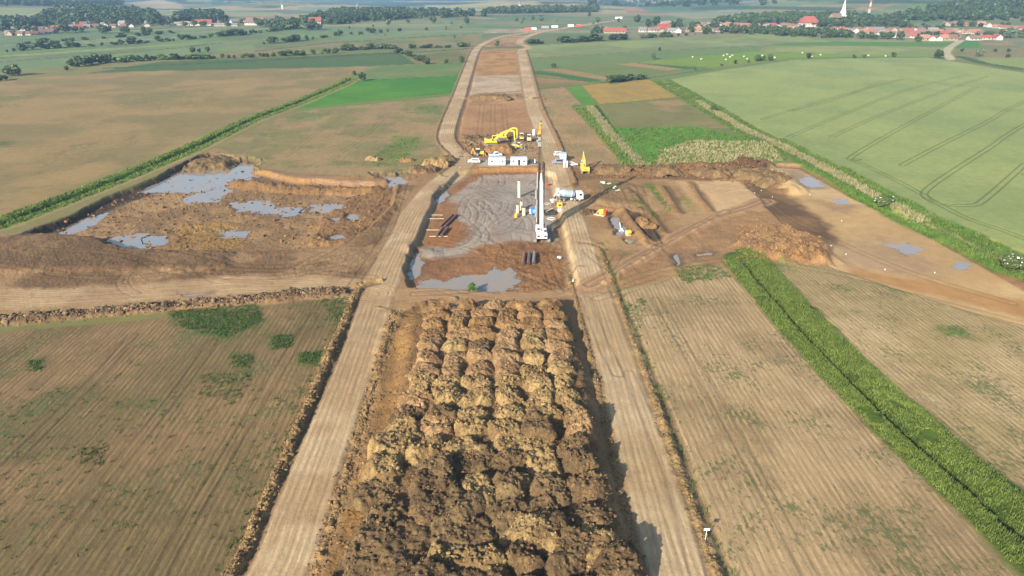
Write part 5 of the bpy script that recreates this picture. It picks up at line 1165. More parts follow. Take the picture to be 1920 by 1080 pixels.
# coiled hoses
def hose_coil(px, py, r, mat, lab, n=3):
    x, y, z = put(px, py, -1.2); b = MB()
    pts = [(r * (1 + .12 * math.sin(k * 1.7)) * math.cos(k * .45), r * .8 * (1 + .15 * math.cos(k * 1.1)) * math.sin(k * .45), .12 + .04 * (k % 5)) for k in range(14 * n)]
    for a_, b__ in zip(pts, pts[1:]): b.cyl(a_, b__, .055, n=6)
    tag(b.obj('hose_coil', mat, loc=(x, y, z)), lab, 'hose')
hose_coil(1034, 411, 1.2, MW, 'white hose loop on the ground right of the rig'); hose_coil(1026, 383, 1.0, MCO, 'pale hose loop under the white hopper'); hose_coil(1000, 366, .9, MBK, 'dark hose loop on the grey pit floor')
# steel tubes lying in the pit
def tube_stack(px, py, L, items, a, name, lab0):
    x, y, z = put(px, py, -1.3)
    for k, (dx, dy, r, mat, lab) in enumerate(items):
        c, s = math.cos(a), math.sin(a); e = empty(name, (x + dx, y + dy, z + .1), 0, lab, 'steel pipe', lab0)
        b = MB(); b.cyl((-c * L / 2, -s * L / 2, r), (c * L / 2, s * L / 2, r), r, n=20); t = b.obj('tube', mat, e, smooth=True)
        b = MB(); b.cyl((-c * L / 2 - c * .03, -s * L / 2 - s * .03, r), (-c * L / 2, -s * L / 2, r), r * .86, n=20); b.obj('opening', MBK, t)
tube_stack(830, 437, 6.5, [(-.75, 0, .38, MRU, 'left one of two short rusty pipes at the gravel ramp'), (.55, 0, .38, MRU, 'right one of two short rusty pipes at the gravel ramp')], math.radians(80), 'steel_pipe', 'rusty pipes by the gravel ramp')
tube_stack(842, 417, 11, [(-.7, .5, .34, MRU, 'left one of two long rusty pipes in the pit'), (.5, .5, .34, MRU, 'right one of two long rusty pipes in the pit')], math.radians(76), 'steel_pipe', 'long rusty pipes in the pit')
tube_stack(990, 498, 6.8, [(-.95, 4, .42, MRU, 'leftmost rust-orange pipe of three behind the near pool'), (.35, 4, .44, paint('purple_rust', (.13, .085, .085), .7, .2, .5, (.22, .13, .1)), 'middle purple-brown pipe of three beside the near pool'), (1.6, 4, .42, paint('grey_green_steel', (.22, .20, .16), .7, .2, .5), 'rightmost grey-green pipe of three beside the near pool')], math.radians(86), 'steel_pipe', 'three pipes near the pool')
for px, py, a, L, lab in ((815, 404, 0, 5, 'thin straw-coloured rod across the pit floor, far one'), (815, 411, 0, 5.5, 'thin straw-coloured rod across the pit floor, second one'), (812, 432, 0, 4, 'thin straw-coloured rod left of the rusty pipes'), (822, 444, 0, 5, 'thin straw-coloured rod in front of the rusty pipes')):
    x, y, z = put(px, py, -1.3); b = MB(); b.bar((-L / 2, 0, .1), (L / 2, 0, .1), .12); b.bar((-L / 2, .16, .1), (-L / 6, .2, .1), .08); tag(b.obj('timber_bearer', MCO, loc=(x, y, z + .05)), lab, 'timber', 'timber bearers on the pit floor')
x, y, z = put(1049, 484, -1.3); b = MB(); b.box((0, 0, .22), (1.0, .7, .4), rz=-.6, bev=.06); tag(b.obj('concrete_block', MW, loc=(x, y, z)), 'white concrete block lying right of the three pipes', 'concrete block')
x, y, z = put(1075, 527, -.5); b = MB(); b.box((0, 0, .3), (.5, 1.2, .5), rz=-.2, bev=.05); tag(b.obj('concrete_block', MCO, loc=(x, y, z)), 'pale upright block at the near corner of the pit', 'concrete block')

# ---------------------------------------------------------------- mixer truck, faces +x
x, y, z = put(1066, 376, 0)
tr = empty('concrete_mixer_truck', (x, y, z), math.radians(4), 'concrete mixer truck with white cab and pale grey drum beside the rig', 'mixer truck')
b = MB(); b.box((-.2, 0, .95), (8.6, .9, .3)); b.box((-1.5, 0, 1.2), (5.4, 1.6, .12)); b.obj('chassis', MBK, tr)
wheel_set(tr, [(px_, s * 1.0, .5) for px_ in (3.3, 1.75, -1.6, -2.95) for s in (-1, 1)], .5, .34)
b = MB(); b.prism([(2.35, .75), (4.35, .75), (4.35, 1.7), (4.2, 2.9), (2.35, 2.95)], -1.2, 1.2, 'y'); cb = b.obj('cab', MW, tr)
b = MB(); b.prism([(4.38, 1.75), (4.41, 1.75), (4.26, 2.75), (4.22, 2.75)], -1.05, 1.05, 'y'); b.obj('windscreen', MGL, cb)
b = MB(); b.box((3.55, 0, 2.2), (.85, 2.46, .7)); b.obj('side_window', MGL, cb); b = MB(); b.box((4.4, 0, .85), (.15, 2.3, .35)); b.obj('bumper', MGY, cb)
b = MB(); b.cyl((1.75, 0, 1.95), (.9, 0, 2.15), .75, 1.15, n=28); b.cyl((.9, 0, 2.15), (-1.6, 0, 2.5), 1.2, 1.2, n=28); b.cyl((-1.6, 0, 2.5), (-3.3, 0, 3.0), 1.2, .55, n=28); dr = b.obj('drum', MDR, tr, smooth=True)
b = MB()
for k, t_ in enumerate((.85, -1.55)): b.cyl((t_ + .05, 0, 2.15 + .14 * (.9 - t_)), (t_ - .05, 0, 2.17 + .14 * (.9 - t_)), 1.225, n=28)
b.obj('drum_band', MW, dr)
b = MB(); b.cyl((-3.4, 0, 3.9), (-3.4, 0, 3.1), .65, .3, n=14); b.obj('hopper', MW, tr); b = MB(); b.bar((-3.6, 0, 2.9), (-4.6, 0, 1.5), .5, .18); b.obj('chute', MW, tr)
b = MB(); b.bar((-3.1, -.8, 1.2), (-3.1, -.8, 3.2), .12); b.bar((-3.1, .8, 1.2), (-3.1, .8, 3.2), .12); b.box((-3.1, 0, 3.2), (.5, 1.8, .1)); b.bar((-3.9, -.9, .9), (-3.5, -.9, 3.4), .08); b.obj('rear_frame', MW, tr)
b = MB()
for s in (-1, 1): b.box((-2.3, s * 1.05, 1.12), (2.9, .5, .06)); b.box((2.5, s * 1.05, 1.1), (2.7, .5, .06))
b.obj('mudguard', MGY, tr); b = MB(); b.cyl((.4, -1.0, .75), (1.0, -1.0, .75), .3); b.cyl((1.9, .9, 1.6), (1.9, .9, 2.6), .35); b.obj('tank', MW, tr)

# ---------------------------------------------------------------- excavators, face +x before turning
def excavator(px, py, rz, lab, s=1.0, joints=((1.0, 2.0), (3.6, 5.6), (6.3, 5.0), (6.4, 1.6)), grp=None, bucket=True):
    x, y, z = put(px, py); e = empty('excavator', (x, y, z), rz - math.pi / 2, lab, 'excavator', grp); e.scale = (s, s, s)
    crawler(e, 4.4, .62, .9, 2.4)
    b = MB(); b.box((0, 0, .75), (1.9, 2.4, .5)); b.cyl((0, 0, .9), (0, 0, 1.2), .75, n=18); b.obj('undercarriage', MBK, e)
    b = MB(); b.box((0, -.1, 1.45), (2.7, 3.6, .5), bev=.05); b.box((.55, -.9, 1.95), (1.55, 1.9, .75), bev=.08); b.prism([(-2.45, 1.15), (-1.75, 1.15), (-1.75, 2.35), (-2.3, 2.3)], -1.35, 1.35); up = b.obj('upper_body', MY, e)
    b = MB(); b.box((0, -2.43, 1.6), (1.5, .04, .28)); b.obj('dark_decal', MBK, up); b = MB(); b.box((.6, -.9, 2.34), (.9, 1.0, .03)); b.obj('engine_grille', MBK, up)
    b = MB(); b.box((-.85, 1.0, 2.35), (.95, 1.6, 1.6), bev=.07); cb = b.obj('cab', MY, e); b = MB(); b.box((-.85, 1.02, 2.55), (.99, 1.3, .85)); b.box((-.85, 1.78, 2.35), (.78, .06, 1.2)); b.obj('window', MGL, cb)
    b = MB(); J = [(.15, q[0], q[1]) for q in joints]
    mid = tuple((J[0][i] + J[1][i]) / 2 + (.5 if i == 2 else 0) for i in range(3))
    b.bar(J[0], mid, .42, .6, .5); b.bar(mid, J[1], .42, .6, .36); b.obj('boom', MY, e)
    b = MB(); d = Vector(J[2]) - Vector(J[1]); b.bar(J[1], J[2], .36, .5, .3); b.bar(J[2], J[3], .34, .45, .26); b.obj('stick', MY, e)
    b = MB(); b.cyl((.45, J[0][1] + .3, J[0][2] - .2), (.35, mid[1], mid[2] - .2), .09); b.cyl((-.15, J[0][1] + .3, J[0][2] - .2), (-.05, mid[1], mid[2] - .2), .09); b.cyl((.15, mid[1], mid[2] + .45), (.15, J[2][1] - .3, J[2][2] + .3), .08); b.obj('hydraulic_ram', MGY, e)
    if bucket:
        c = J[3]; b = MB(); b.prism([(c[1] - .1, c[2] + .15), (c[1] + .35, c[2]), (c[1] + .25, c[2] - .8), (c[1] - .45, c[2] - 1.05), (c[1] - 1.0, c[2] - .7), (c[1] - .8, c[2] - .6), (c[1] - .4, c[2] - .75)], -.45, .75); b.obj('bucket', MGY, e)
    return e
excavator(922, 273, math.radians(6), 'big yellow excavator reaching right over the orange-brown pile, nearest of two', 1.25, ((1.0, 2.0), (5.6, 4.9), (7.4, 4.6), (7.6, 1.4)))
excavator(942, 262, math.radians(4), 'yellow excavator behind the big one with its stick hanging straight down', 1.05, ((1.0, 2.0), (4.2, 4.8), (5.8, 4.6), (5.9, 1.2)))
excavator(1096, 323, math.radians(93), 'yellow excavator with raised boom on the berm right of the cabins', 1.0, ((1.0, 2.0), (3.6, 5.2), (5.0, 6.2), (6.2, 3.0)))
# backhoe loader and wheeled machines
def backhoe(px, py, rz, lab):
    x, y, z = put(px, py); e = empty('backhoe_loader', (x, y, z), rz, lab, 'backhoe loader')
    b = MB(); b.box((.2, 0, .95), (3.6, 1.0, .5)); b.box((1.2, 0, 1.35), (1.5, 1.0, .7), bev=.08); b.obj('body', MY, e)
    wheel_set(e, [(-.7, .95, .75), (-.7, -.95, .75)], .75, .45); wheel_set(e, [(1.7, .9, .48), (1.7, -.9, .48)], .48, .35)
    b = MB(); b.box((-.35, 0, 2.0), (1.4, 1.45, 1.25)); c = b.obj('cab', MGL, e); b = MB(); b.box((-.35, 0, 2.72), (1.6, 1.6, .16), bev=.04); b.obj('cab_roof', MW, c)
    b = MB(); b.bar((.9, .7, 1.3), (2.5, .7, .6), .14); b.bar((.9, -.7, 1.3), (2.5, -.7, .6), .14); b.obj('loader_arm', MY, e)
    b = MB(); b.prism([(2.4, .1), (3.2, .1), (3.1, .2), (2.6, .35), (2.5, .95), (2.4, .95)], -1.1, 1.1, 'y'); b.obj('front_bucket', MYD, e)
    b = MB(); b.bar((-1.5, 0, .9), (-2.3, 0, 2.9), .28, .3); b.bar((-2.3, 0, 2.9), (-2.9, 0, 1.4), .24, .26); b.obj('rear_boom', MYD, e); b = MB(); b.box((-2.85, 0, 1.1), (.5, .7, .5)); b.obj('rear_bucket', MGY, e)
backhoe(898, 292, math.radians(8), 'yellow backhoe loader with white roof behind the white car')
def roller(px, py, rz, lab, mat=MY):
    x, y, z = put(px, py); e = empty('road_roller', (x, y, z), rz, lab, 'roller', 'rollers parked beside the mast')
    b = MB(); b.box((-1.3, 0, 1.35), (1.9, 1.7, 1.0), bev=.15); b.box((.6, 0, 1.0), (2.4, .7, .4)); h_ = b.obj('hood', mat, e)
    b = MB(); b.box((-2.27, 0, 1.45), (.04, 1.1, .4)); b.obj('grille', MGY, h_)
    wheel_set(e, [(-1.3, .95, .72), (-1.3, -.95, .72)], .72, .5)
    b = MB(); b.cyl((1.9, -1.0, .72), (1.9, 1.0, .72), .72, n=24); b.obj('drum', MGY, e, smooth=True); b = MB(); b.box((1.9, 1.08, .8), (1.9, .14, .35)); b.box((1.9, -1.08, .8), (1.9, .14, .35)); b.obj('drum_frame', mat, e)
    b = MB(); b.box((.1, 0, 2.1), (1.3, 1.35, 1.35)); c = b.obj('cab', MGY, e); b = MB(); b.box((.1, 0, 2.3), (1.33, 1.15, .75)); b.obj('window', MGL, c); b = MB(); b.box((.1, 0, 2.84), (1.6, 1.6, .14), bev=.04); b.obj('cab_roof', MW, c)
roller(978, 262, math.radians(92), 'yellow road roller with white cab roof, left one of the parked pair'); roller(992, 265, math.radians(90), 'paler road roller with white cab roof, right one of the parked pair', paint('pale_yellow', (.72, .60, .25), .45, dirt=.3))
x, y, z = put(972, 279); e = empty('wheel_loader', (x, y, z), math.radians(0), 'small yellow wheel loader in front of the excavators', 'wheel loader')
b = MB(); b.box((-.6, 0, 1.2), (2.0, 1.3, .8), bev=.12); b.box((1.0, 0, .9), (1.6, .8, .4)); b.obj('body', MY, e); wheel_set(e, [(a_, s * .9, .6) for a_ in (-1.1, 1.3) for s in (-1, 1)], .6, .4)
b = MB(); b.box((.2, 0, 2.0), (.9, 1.1, .9)); c_ = b.obj('cab', MGL, e); b = MB(); b.box((.2, 0, 2.5), (1.1, 1.25, .12)); b.obj('cab_roof', MW, c_); b = MB(); b.prism([(2.2, .1), (3.1, .1), (2.6, .4), (2.4, 1.1), (2.2, 1.1)], -1.1, 1.1, 'y'); b.obj('bucket', MGY, e)
x, y, z = put(963, 273); b = MB(); b.box((0, 0, .25), (7.0, .8, .3), rz=.02); b.box((0, .1, .45), (6.2, .5, .12), rz=.02); tag(b.obj('concrete_beam', MCO, loc=(x, y, z)), 'pale concrete beam lying right of the excavator stick', 'concrete beam')
x, y, z = put(1001, 256); e = empty('water_tank', (x, y, z), 0, 'tall white water tank left of the mast head', 'water tank')
b = MB(); b.cyl((0, 0, .7), (0, 0, 3.0), .62, n=20); b.cyl((0, 0, 3.0), (0, 0, 3.25), .62, .2, n=20); b.obj('tank', MW, e, smooth=True); b = MB(); b.box((0, 0, .35), (1.3, 1.1, .6)); b.obj('trailer', MGY, e); wheel_set(e, [(0, .65, .3), (0, -.65, .3)], .3, .2)
# orange machine lying near the white pipe
x, y, z = put(1130, 404); e = empty('orange_pump', (x, y, z), math.radians(-35), 'orange and red concrete pump with yellow hopper beside the grey puddle', 'concrete pump')
b = MB(); b.cyl((-.9, 0, .9), (.5, 0, 1.2), .75, .85, n=18); b.obj('hopper', MY, e, smooth=True); b = MB(); b.box((.9, 0, .9), (.7, 1.5, 1.5), bev=.05); b.bar((.9, .7, 1.2), (1.0, .9, 2.6), .22); b.obj('frame', MRD, e); b = MB(); b.box((-.6, -.9, .25), (3.2, .9, .2), rz=.1); b.bar((-2.0, -.3, .3), (-1.2, 0, 1.5), .3, .1); b.obj('chute', MCO, e); wheel_set(e, [(.3, .8, .35), (.3, -.8, .35)], .35, .2)
x, y, z = put(1163, 433); e = empty('white_pipe', (x, y, z), 0, 'white pipe with a forked foot lying across the grey puddle', 'pipe')
A_ = GZ(1162, 417, 0); b = MB(); b.cyl((A_[0] - x, A_[1] - y, .9), (.2, .6, .5), .16, .2, n=12); b.obj('tube', MW, e, smooth=True); b = MB(); b.cyl((.2, .6, .5), (.3, -.2, .45), .3, .45, n=12); b.bar((.3, -.2, .45), (-.3, -1.0, .2), .3); b.bar((.3, -.2, .45), (.8, -1.0, .2), .3); b.obj('forked_foot', MW, e)
x, y, z = put(1178, 441); e = empty('yellow_drum', (x, y, z), .3, 'yellow drum at the end of the puddle', 'drum')
b = MB(); b.cyl((-.5, 0, .7), (.6, .2, .8), .7, .62, n=18); b.obj('drum_body', MY, e, smooth=True); b = MB(); b.cyl((-.56, 0, .7), (-.5, 0, .7), .5, n=18); b.box((0, 0, .1), (1.2, 1.0, .2)); b.obj('drum_frame', MCO, e)
for k, (px, py, a_) in enumerate(((1140, 346, .2), (1152, 352, 1.2), (1158, 358, .6), (1130, 344, 2))):
    x, y, z = put(px, py); b = MB(); b.box((0, 0, .2), (2.2, .5, .25), rz=a_); b.box((.4, .4, .35), (1.2, .35, .2), rz=a_ + .4); tag(b.obj('scrap_board', MW if k % 2 else MCO, loc=(x, y, z)), 'pale scrap board in the weedy dump right of the mixer truck, %s from left' % ordw([1, 2, 3, 0][k]), 'scrap', 'scrap boards in the weedy dump')

# ---------------------------------------------------------------- cars
def car(px, py, rz, lab, mat=MW, L=4.4, W=1.8, Hh=1.65, kind='suv'):
    x, y, z = put(px, py); e = empty('pickup_truck' if kind == 'pickup' else ('van' if kind == 'van' else 'car'), (x, y, z), rz, lab, kind if kind != 'suv' else 'car')
    h = L / 2; pr = {'suv': [(-h, .35), (h, .35), (h, .8), (h - .9, 1.0), (h - 1.5, Hh - .05), (h - 1.9, Hh), (-h + .5, Hh), (-h + .1, 1.05)], 'van': [(-h, .35), (h, .35), (h, .9), (h - .6, 1.15), (h - 1.5, Hh), (-h + .1, Hh), (-h, 1.0)],
                     'pickup': [(-h, .4), (h, .4), (h, .9), (h - 1.1, 1.1), (h - 1.7, Hh), (h - 2.9, Hh), (h - 3.2, 1.1), (-h, 1.1)]}[kind]
    b = MB(); b.prism(pr, -W / 2, W / 2, 'y'); bmesh.ops.bevel(b.bm, geom=list(b.bm.edges), offset=.06, segments=2, affect='EDGES'); bd = b.obj('body', mat, e, smooth=True)
    x0, x1 = (-h + .5, h - 1.75) if kind != 'pickup' else (h - 2.95, h - 1.75)
    b = MB(); b.prism([(x0 + .1, 1.05), (x1 + .45, 1.05), (x1 + .02, Hh - .12), (x0 + .15, Hh - .12)], -W / 2 - .012, W / 2 + .012, 'y'); b.obj('side_window', MGL, bd)
    b = MB(); b.bar((h - 1.0 if kind != 'van' else h - .72, 0, 1.05), (h - 1.52, 0, Hh - .08), W * .82, .05); b.obj('windscreen', MGL, bd)
    if kind != 'pickup':
        b = MB(); b.box((-h + .2, 0, 1.25), (.2, W * .78, .4)); b.obj('rear_window', MGL, bd)
    else:
        b = MB(); b.box((-h + 1.0, 0, 1.08), (1.7, W * .82, .06)); b.obj('load_bed', MBK, bd)
    wheel_set(e, [(a_, s * (W / 2 - .1), .34) for a_ in (-h + .8, h - .85) for s in (-1, 1)], .34, .22)
    for s in (-1, 1): b = MB(); b.box((h - .03, s * W * .36, .75), (.1, .3, .14)); b.obj('headlight', MSV, bd)
    return e
car(889, 305, math.radians(176), 'white estate car parked alone left of the site cabins', MW, 4.7)
car(929, 293, math.radians(8), 'white pickup truck behind the left site cabin', MW, 5.2, 1.85, 1.75, 'pickup')
car(1046, 307, math.radians(183), 'silver blue van parked beside the white kiosk', MSV, 4.4, 1.8, 1.8, 'van')
car(1073, 311, math.radians(10), 'white hatchback right of the narrow white toilet booth', MW, 3.8, 1.65, 1.45)
car(1049, 292, math.radians(4), 'white car mostly hidden behind the white kiosk', MW, 4.5)
x, y, z = put(998, 307); e = empty('generator_trailer', (x, y, z), 0, 'dark generator trailer with a white end right of the cabins', 'generator'); b = MB(); b.box((-.3, 0, 1.0), (2.2, 1.3, 1.1), bev=.06); b.obj('housing', MBK, e); b = MB(); b.box((.9, 0, 1.0), (.4, 1.32, 1.2), bev=.04); b.obj('end_panel', MW, e); wheel_set(e, [(0, .6, .3), (0, -.6, .3)], .3, .2)
# ---------------------------------------------------------------- cabins
def cabin(px0, px1, py, lab, door, win, name='site_cabin', h=2.6, dpt=2.45, cat='site cabin', grp=None):
    x, y, z = put((px0 + px1) / 2, py); W = (px1 - px0) * mpp(y); e = empty(name, (x, y + dpt / 2, z), 0, lab, cat, grp)
    b = MB(); b.box((0, 0, h / 2 + .1), (W, dpt, h)); wl = b.obj('wall', MW, e)
    b = MB(); b.box((0, 0, h + .17), (W + .12, dpt + .12, .14)); 
    for k in range(int(W / .5)): b.box((-W / 2 + .25 + k * .5, 0, h + .26), (.06, dpt, .05))
    b.obj('roof', MWR, e)
    for dx in win:
        b = MB(); b.box((dx * W, -dpt / 2 - .01, h * .58), (.8, .04, .8)); f = b.obj('window_frame', MWR, wl); b = MB(); b.box((dx * W - .19, -dpt / 2 - .035, h * .58), (.32, .02, .68)); b.box((dx * W + .19, -dpt / 2 - .035, h * .58), (.32, .02, .68)); b.obj('pane', MGL, wl)
    if door is not None: b = MB(); b.box((door * W, -dpt / 2 - .02, 1.15), (.85, .05, 2.0)); b.obj('door', MGL if W > 4 else MGY, e)
    b = MB(); b.box((0, 0, .06), (W * .96, dpt * .9, .14)); b.obj('base', MBK, e)
    return e
cabin(916, 947.5, 310, 'left white site cabin with two small dark windows', None, (-.3, .34))
cabin(957.5, 988, 310, 'right white site cabin with a dark door in the middle', .02, (-.33, .32))
cabin(1050, 1061.5, 303, 'white kiosk with grey roof between van and toilet booth', None, (), 'kiosk', 2.7, 3.0, 'kiosk')
cabin(1056.5, 1064, 315, 'narrow white toilet booth in front of the kiosk', 0, (), 'toilet_booth', 2.25, 1.3, 'toilet booth')
# road sign
x, y, z = put(1322, 1013); e = empty('road_sign', (x, y, z), 0, 'white T-shaped sign on a post beside the right haul road', 'sign')
b = MB(); b.cyl((0, 0, -.2), (.03, 0, 1.6), .035, n=10); b.obj('post', MW, e); b = MB(); b.box((.03, 0, 1.72), (.72, .05, .34)); b.obj('board', MW, e)
# white markers, bales
for k, (px, py) in enumerate(((1415, 363), (1427, 359), (1448, 370), (1518, 366), (1578, 415), (1586, 478), (1558, 462), (1659, 507), (1752, 513), (655, 139), (863, 322), (1053, 165))):
    x, y, z = put(px, py); b = MB(); b.box((0, 0, .25), (.16, .16, .3), bev=.02); tag(b.obj('marker_stone', MW, loc=(x, y, z)), 'small white survey marker, %s' % ['leftmost of three on the dark wet patch', 'middle of three on the dark wet patch', 'rightmost of three on the dark wet patch', 'alone near the far puddle of the cutting', 'in the middle of the right cutting', 'just right of the spoil tongue', 'at the tip of the spoil tongue', 'near the front edge of the cutting', 'farthest right in the cutting', 'at the head of the left ditch', 'on the haul road bend', 'beside the small brown field'][k], 'marker', 'white markers')
for k, (px, py) in enumerate(((1299, 108), (1315, 112), (1357, 105), (1363, 103), (1361, 113), (1369, 108), (1373, 105), (1395, 107), (1401, 112), (1417, 109), (1429, 105), (1452, 109), (1504, 100), (1522, 107), (1538, 104), (1628, 105), (1660, 106))):
    x, y = G(px, py); a_ = rnd.uniform(0, 3); b = MB(); b.cyl((-.7 * math.cos(a_), -.7 * math.sin(a_), .6), (.7 * math.cos(a_), .7 * math.sin(a_), .6), .62, n=16); tag(b.obj('hay_bale', MHAY, loc=(x, y, 0), smooth=True), 'round pale bale on the lime meadow, %s from left' % ordw(k), 'hay bale', 'hay bales on the lime meadow')

# ---------------------------------------------------------------- villages
def tilemat(name, c, c2):
    m, nt, b, N, L = newmat(name); tc = N('ShaderNodeNewGeometry'); no = N('ShaderNodeTexNoise'); no.inputs['Scale'].default_value = .5; no.inputs['Detail'].default_value = 5; L(tc.outputs['Position'], no.inputs['Vector'])
    oi = N('ShaderNodeObjectInfo'); ad = N('ShaderNodeMath'); ad.operation = 'MULTIPLY_ADD'; L(oi.outputs['Random'], ad.inputs[0]); ad.inputs[1].default_value = .5; L(no.outputs['Fac'], ad.inputs[2])
    mr = N('ShaderNodeMapRange'); L(ad.outputs[0], mr.inputs[0]); mr.inputs[1].default_value = .45; mr.inputs[2].default_value = 1.0
    mx = N('ShaderNodeMix'); mx.data_type = 'RGBA'; mx.inputs[6].default_value = (*c, 1); mx.inputs[7].default_value = (*c2, 1); L(mr.outputs[0], mx.inputs[0]); L(mx.outputs[2], b.inputs['Base Color']); b.inputs['Roughness'].default_value = .85; return m
RT = {'tile': (tilemat('roof_tiles', (.15, .070, .052), (.21, .12, .095)), 'faded red tiled'), 'red': (tilemat('red_roof_tiles', (.24, .050, .032), (.30, .08, .055)), 'bright red roofed'), 'orange': (tilemat('orange_roof_tiles', (.25, .11, .06), (.32, .16, .10)), 'orange roofed'),
      'grey': (tilemat('grey_roof_sheets', (.16, .15, .14), (.24, .21, .19)), 'grey roofed'), 'blue': (tilemat('dark_blue_roof', (.05, .06, .14), (.07, .08, .18)), 'dark blue roofed')}
WM = [paint('white_wall', (.46, .44, .41), .8, dirt=.5), paint('cream_wall', (.30, .25, .19), .8, dirt=.4), paint('pink_wall', (.27, .19, .15), .8, dirt=.4)]
HM = {}
def house_mesh(hip):
    if hip in HM: return HM[hip]
    b = MB(); b.prism([(-.5, 0), (.5, 0), (.5, .5)] + ([] if hip else [(0, .96)]) + [(-.5, .5)], -.5, .5)
    bmesh.ops.recalc_face_normals(b.bm, faces=b.bm.faces); me = bpy.data.meshes.new('wall'); b.bm.to_mesh(me); b.bm.free(); me.materials.append(WM[0])
    b = MB(); k = .28 if hip else 0
    v = [b.bm.verts.new(p) for p in ((-.55, -.6, .42), (.55, -.6, .42), (.55, .6, .42), (-.55, .6, .42), (-.55 + k, 0, 1.0), (.55 - k, 0, 1.0))]
    u = [b.bm.verts.new((p.co.x, p.co.y, p.co.z + .06)) for p in v]
    for f in ((0, 1, 5, 4), (3, 4, 5, 2), (0, 4, 3), (1, 2, 5)):
        if not hip and len(f) == 3: continue
        b.bm.faces.new([u[i] for i in f]); b.bm.faces.new([v[i] for i in f][::-1])
    for f in ((0, 1), (1, 2), (2, 3), (3, 0)) if hip else ((0, 1), (3, 2), (0, 4), (4, 3), (1, 5), (5, 2)): b.bm.faces.new((v[f[0]], v[f[1]], u[f[1]], u[f[0]]))
    bmesh.ops.recalc_face_normals(b.bm, faces=b.bm.faces); me2 = bpy.data.meshes.new('roof'); b.bm.to_mesh(me2); b.bm.free(); me2.materials.append(RT['tile'][0])
    HM[hip] = (me, me2); return HM[hip]
WINM = {}
def house(x, y, z, L, W, hh, rz, roof, wall, lab, grp=None, hip=False, wins=False, name='house'):
    e = empty(name, (x, y, z), rz, lab, 'house' if name == 'house' else name.replace('_', ' '), grp)
    mw, mr = house_mesh(hip)
    w_ = link('wall', mw, parent=e, sc=(L, W, hh)); w_.material_slots[0].link = 'OBJECT'; w_.material_slots[0].material = WM[wall]
    r_ = link('roof', mr, parent=e, sc=(L, W, hh)); r_.material_slots[0].link = 'OBJECT'; r_.material_slots[0].material = RT[roof][0]
    if 'c' not in WINM:
        b = MB(); b.box((0, 0, .4), (.6, .5, 1.2)); m_ = bpy.data.meshes.new('chimney'); b.bm.to_mesh(m_); b.bm.free(); m_.materials.append(WM[2]); WINM['c'] = m_
        b = MB(); b.box((0, 0, 0), (1.0, .06, 1.2)); m_ = bpy.data.meshes.new('window'); b.bm.to_mesh(m_); b.bm.free(); m_.materials.append(MGL); WINM['w'] = m_
    link('chimney', WINM['c'], (L * .22, W * .12, hh * .9), 0, e)
    for k in range(max(2, int(L / 4))): link('window', WINM['w'], (-L / 2 + (k + .5) * L / max(2, int(L / 4)), -W / 2 - .02, hh * .27), 0, e)
    return e
VH = []
def street(pts, n, roofs, L0, L1, where, grp, walls=(0, 0, 1, 2), h0=5, h1=7.5):
    q = [np.array(G(*p)) for p in pts]
    for k in range(n):
        f = (k + .5 + rnd.uniform(-.25, .25)) / n * (len(q) - 1); i = min(int(f), len(q) - 2); p = q[i] * (1 - (f - i)) + q[i + 1] * (f - i); d = q[i + 1] - q[i]
        rz = math.atan2(d[1], d[0]) * .5 + rnd.choice((0, 0, 0, math.pi / 2)) + rnd.uniform(-.25, .25); rf = rnd.choice(roofs)
        house(p[0], p[1] + rnd.uniform(-3, 3), float(base(p[0], p[1])), rnd.uniform(L0, L1) * .8, rnd.uniform(6, 8), rnd.uniform(h0, h1) * .8, rz, rf, rnd.choice(walls), '%s house, %s from left %s' % (RT[rf][1], ordw(k), where), grp)
R5 = ('tile', 'tile', 'tile', 'orange', 'red', 'grey')
gR = 'houses of the right village'; gL = 'houses of the left village'
street(((1728, 76), (1788, 76)), 5, ('tile', 'orange'), 11, 16, 'in the front row left of the lane', gR, (0, 0, 1))
street(((1812, 75), (1872, 74)), 4, ('tile', 'red'), 11, 17, 'in the front row right of the lane', gR, (0,))
street(((1676, 70), (1720, 71), (1800, 70)), 8, ('tile', 'red', 'tile', 'grey'), 11, 17, 'in the second row by the lane', gR)
street(((1560, 57), (1600, 61), (1665, 66), (1790, 66)), 28, R5, 11, 18, 'in the third row of the right village', gR)
street(((1600, 58), (1700, 61), (1790, 62), (1860, 66)), 22, R5, 10, 16, 'in the fourth row of the right village', gR)
street(((1770, 48), (1840, 49), (1920, 56)), 14, R5, 10, 15, 'in the upper lane of the right village', gR)
street(((1288, 59), (1320, 60), (1360, 58)), 5, ('orange', 'tile', 'tile'), 10, 14, 'at the near left end of the right village', gR, (0, 1))
street(((1315, 51), (1350, 49), (1400, 51), (1470, 52), (1500, 54)), 26, R5, 10, 16, 'in the back row of the right village', gR)
street(((1370, 55), (1420, 57), (1500, 58)), 12, R5, 9, 14, 'in the middle row of the right village', gR)
street(((1200, 60), (1280, 61)), 7, ('grey', 'tile', 'grey', 'tile'), 11, 17, 'in the farm hamlet', 'houses of the farm hamlet', (0, 0, 1))
street(((1240, 48), (1275, 46)), 4, ('tile', 'grey'), 10, 14, 'behind the farm hamlet', 'houses of the farm hamlet', (0,))
street(((10, 66), (60, 66), (110, 62)), 8, ('tile', 'grey', 'tile'), 9, 13, 'in the front row of the left village', gL)
street(((20, 58), (100, 56), (180, 52), (280, 50)), 16, ('tile', 'grey', 'tile', 'red'), 9, 14, 'in the middle row of the left village', gL)
street(((120, 50), (210, 47), (330, 47), (370, 48)), 12, ('tile', 'grey', 'tile'), 9, 14, 'in the back row of the left village', gL)
street(((400, 48), (460, 42), (560, 44), (620, 44)), 8, ('tile', 'grey'), 9, 14, 'among the trees beyond the left village', gL, (0,))
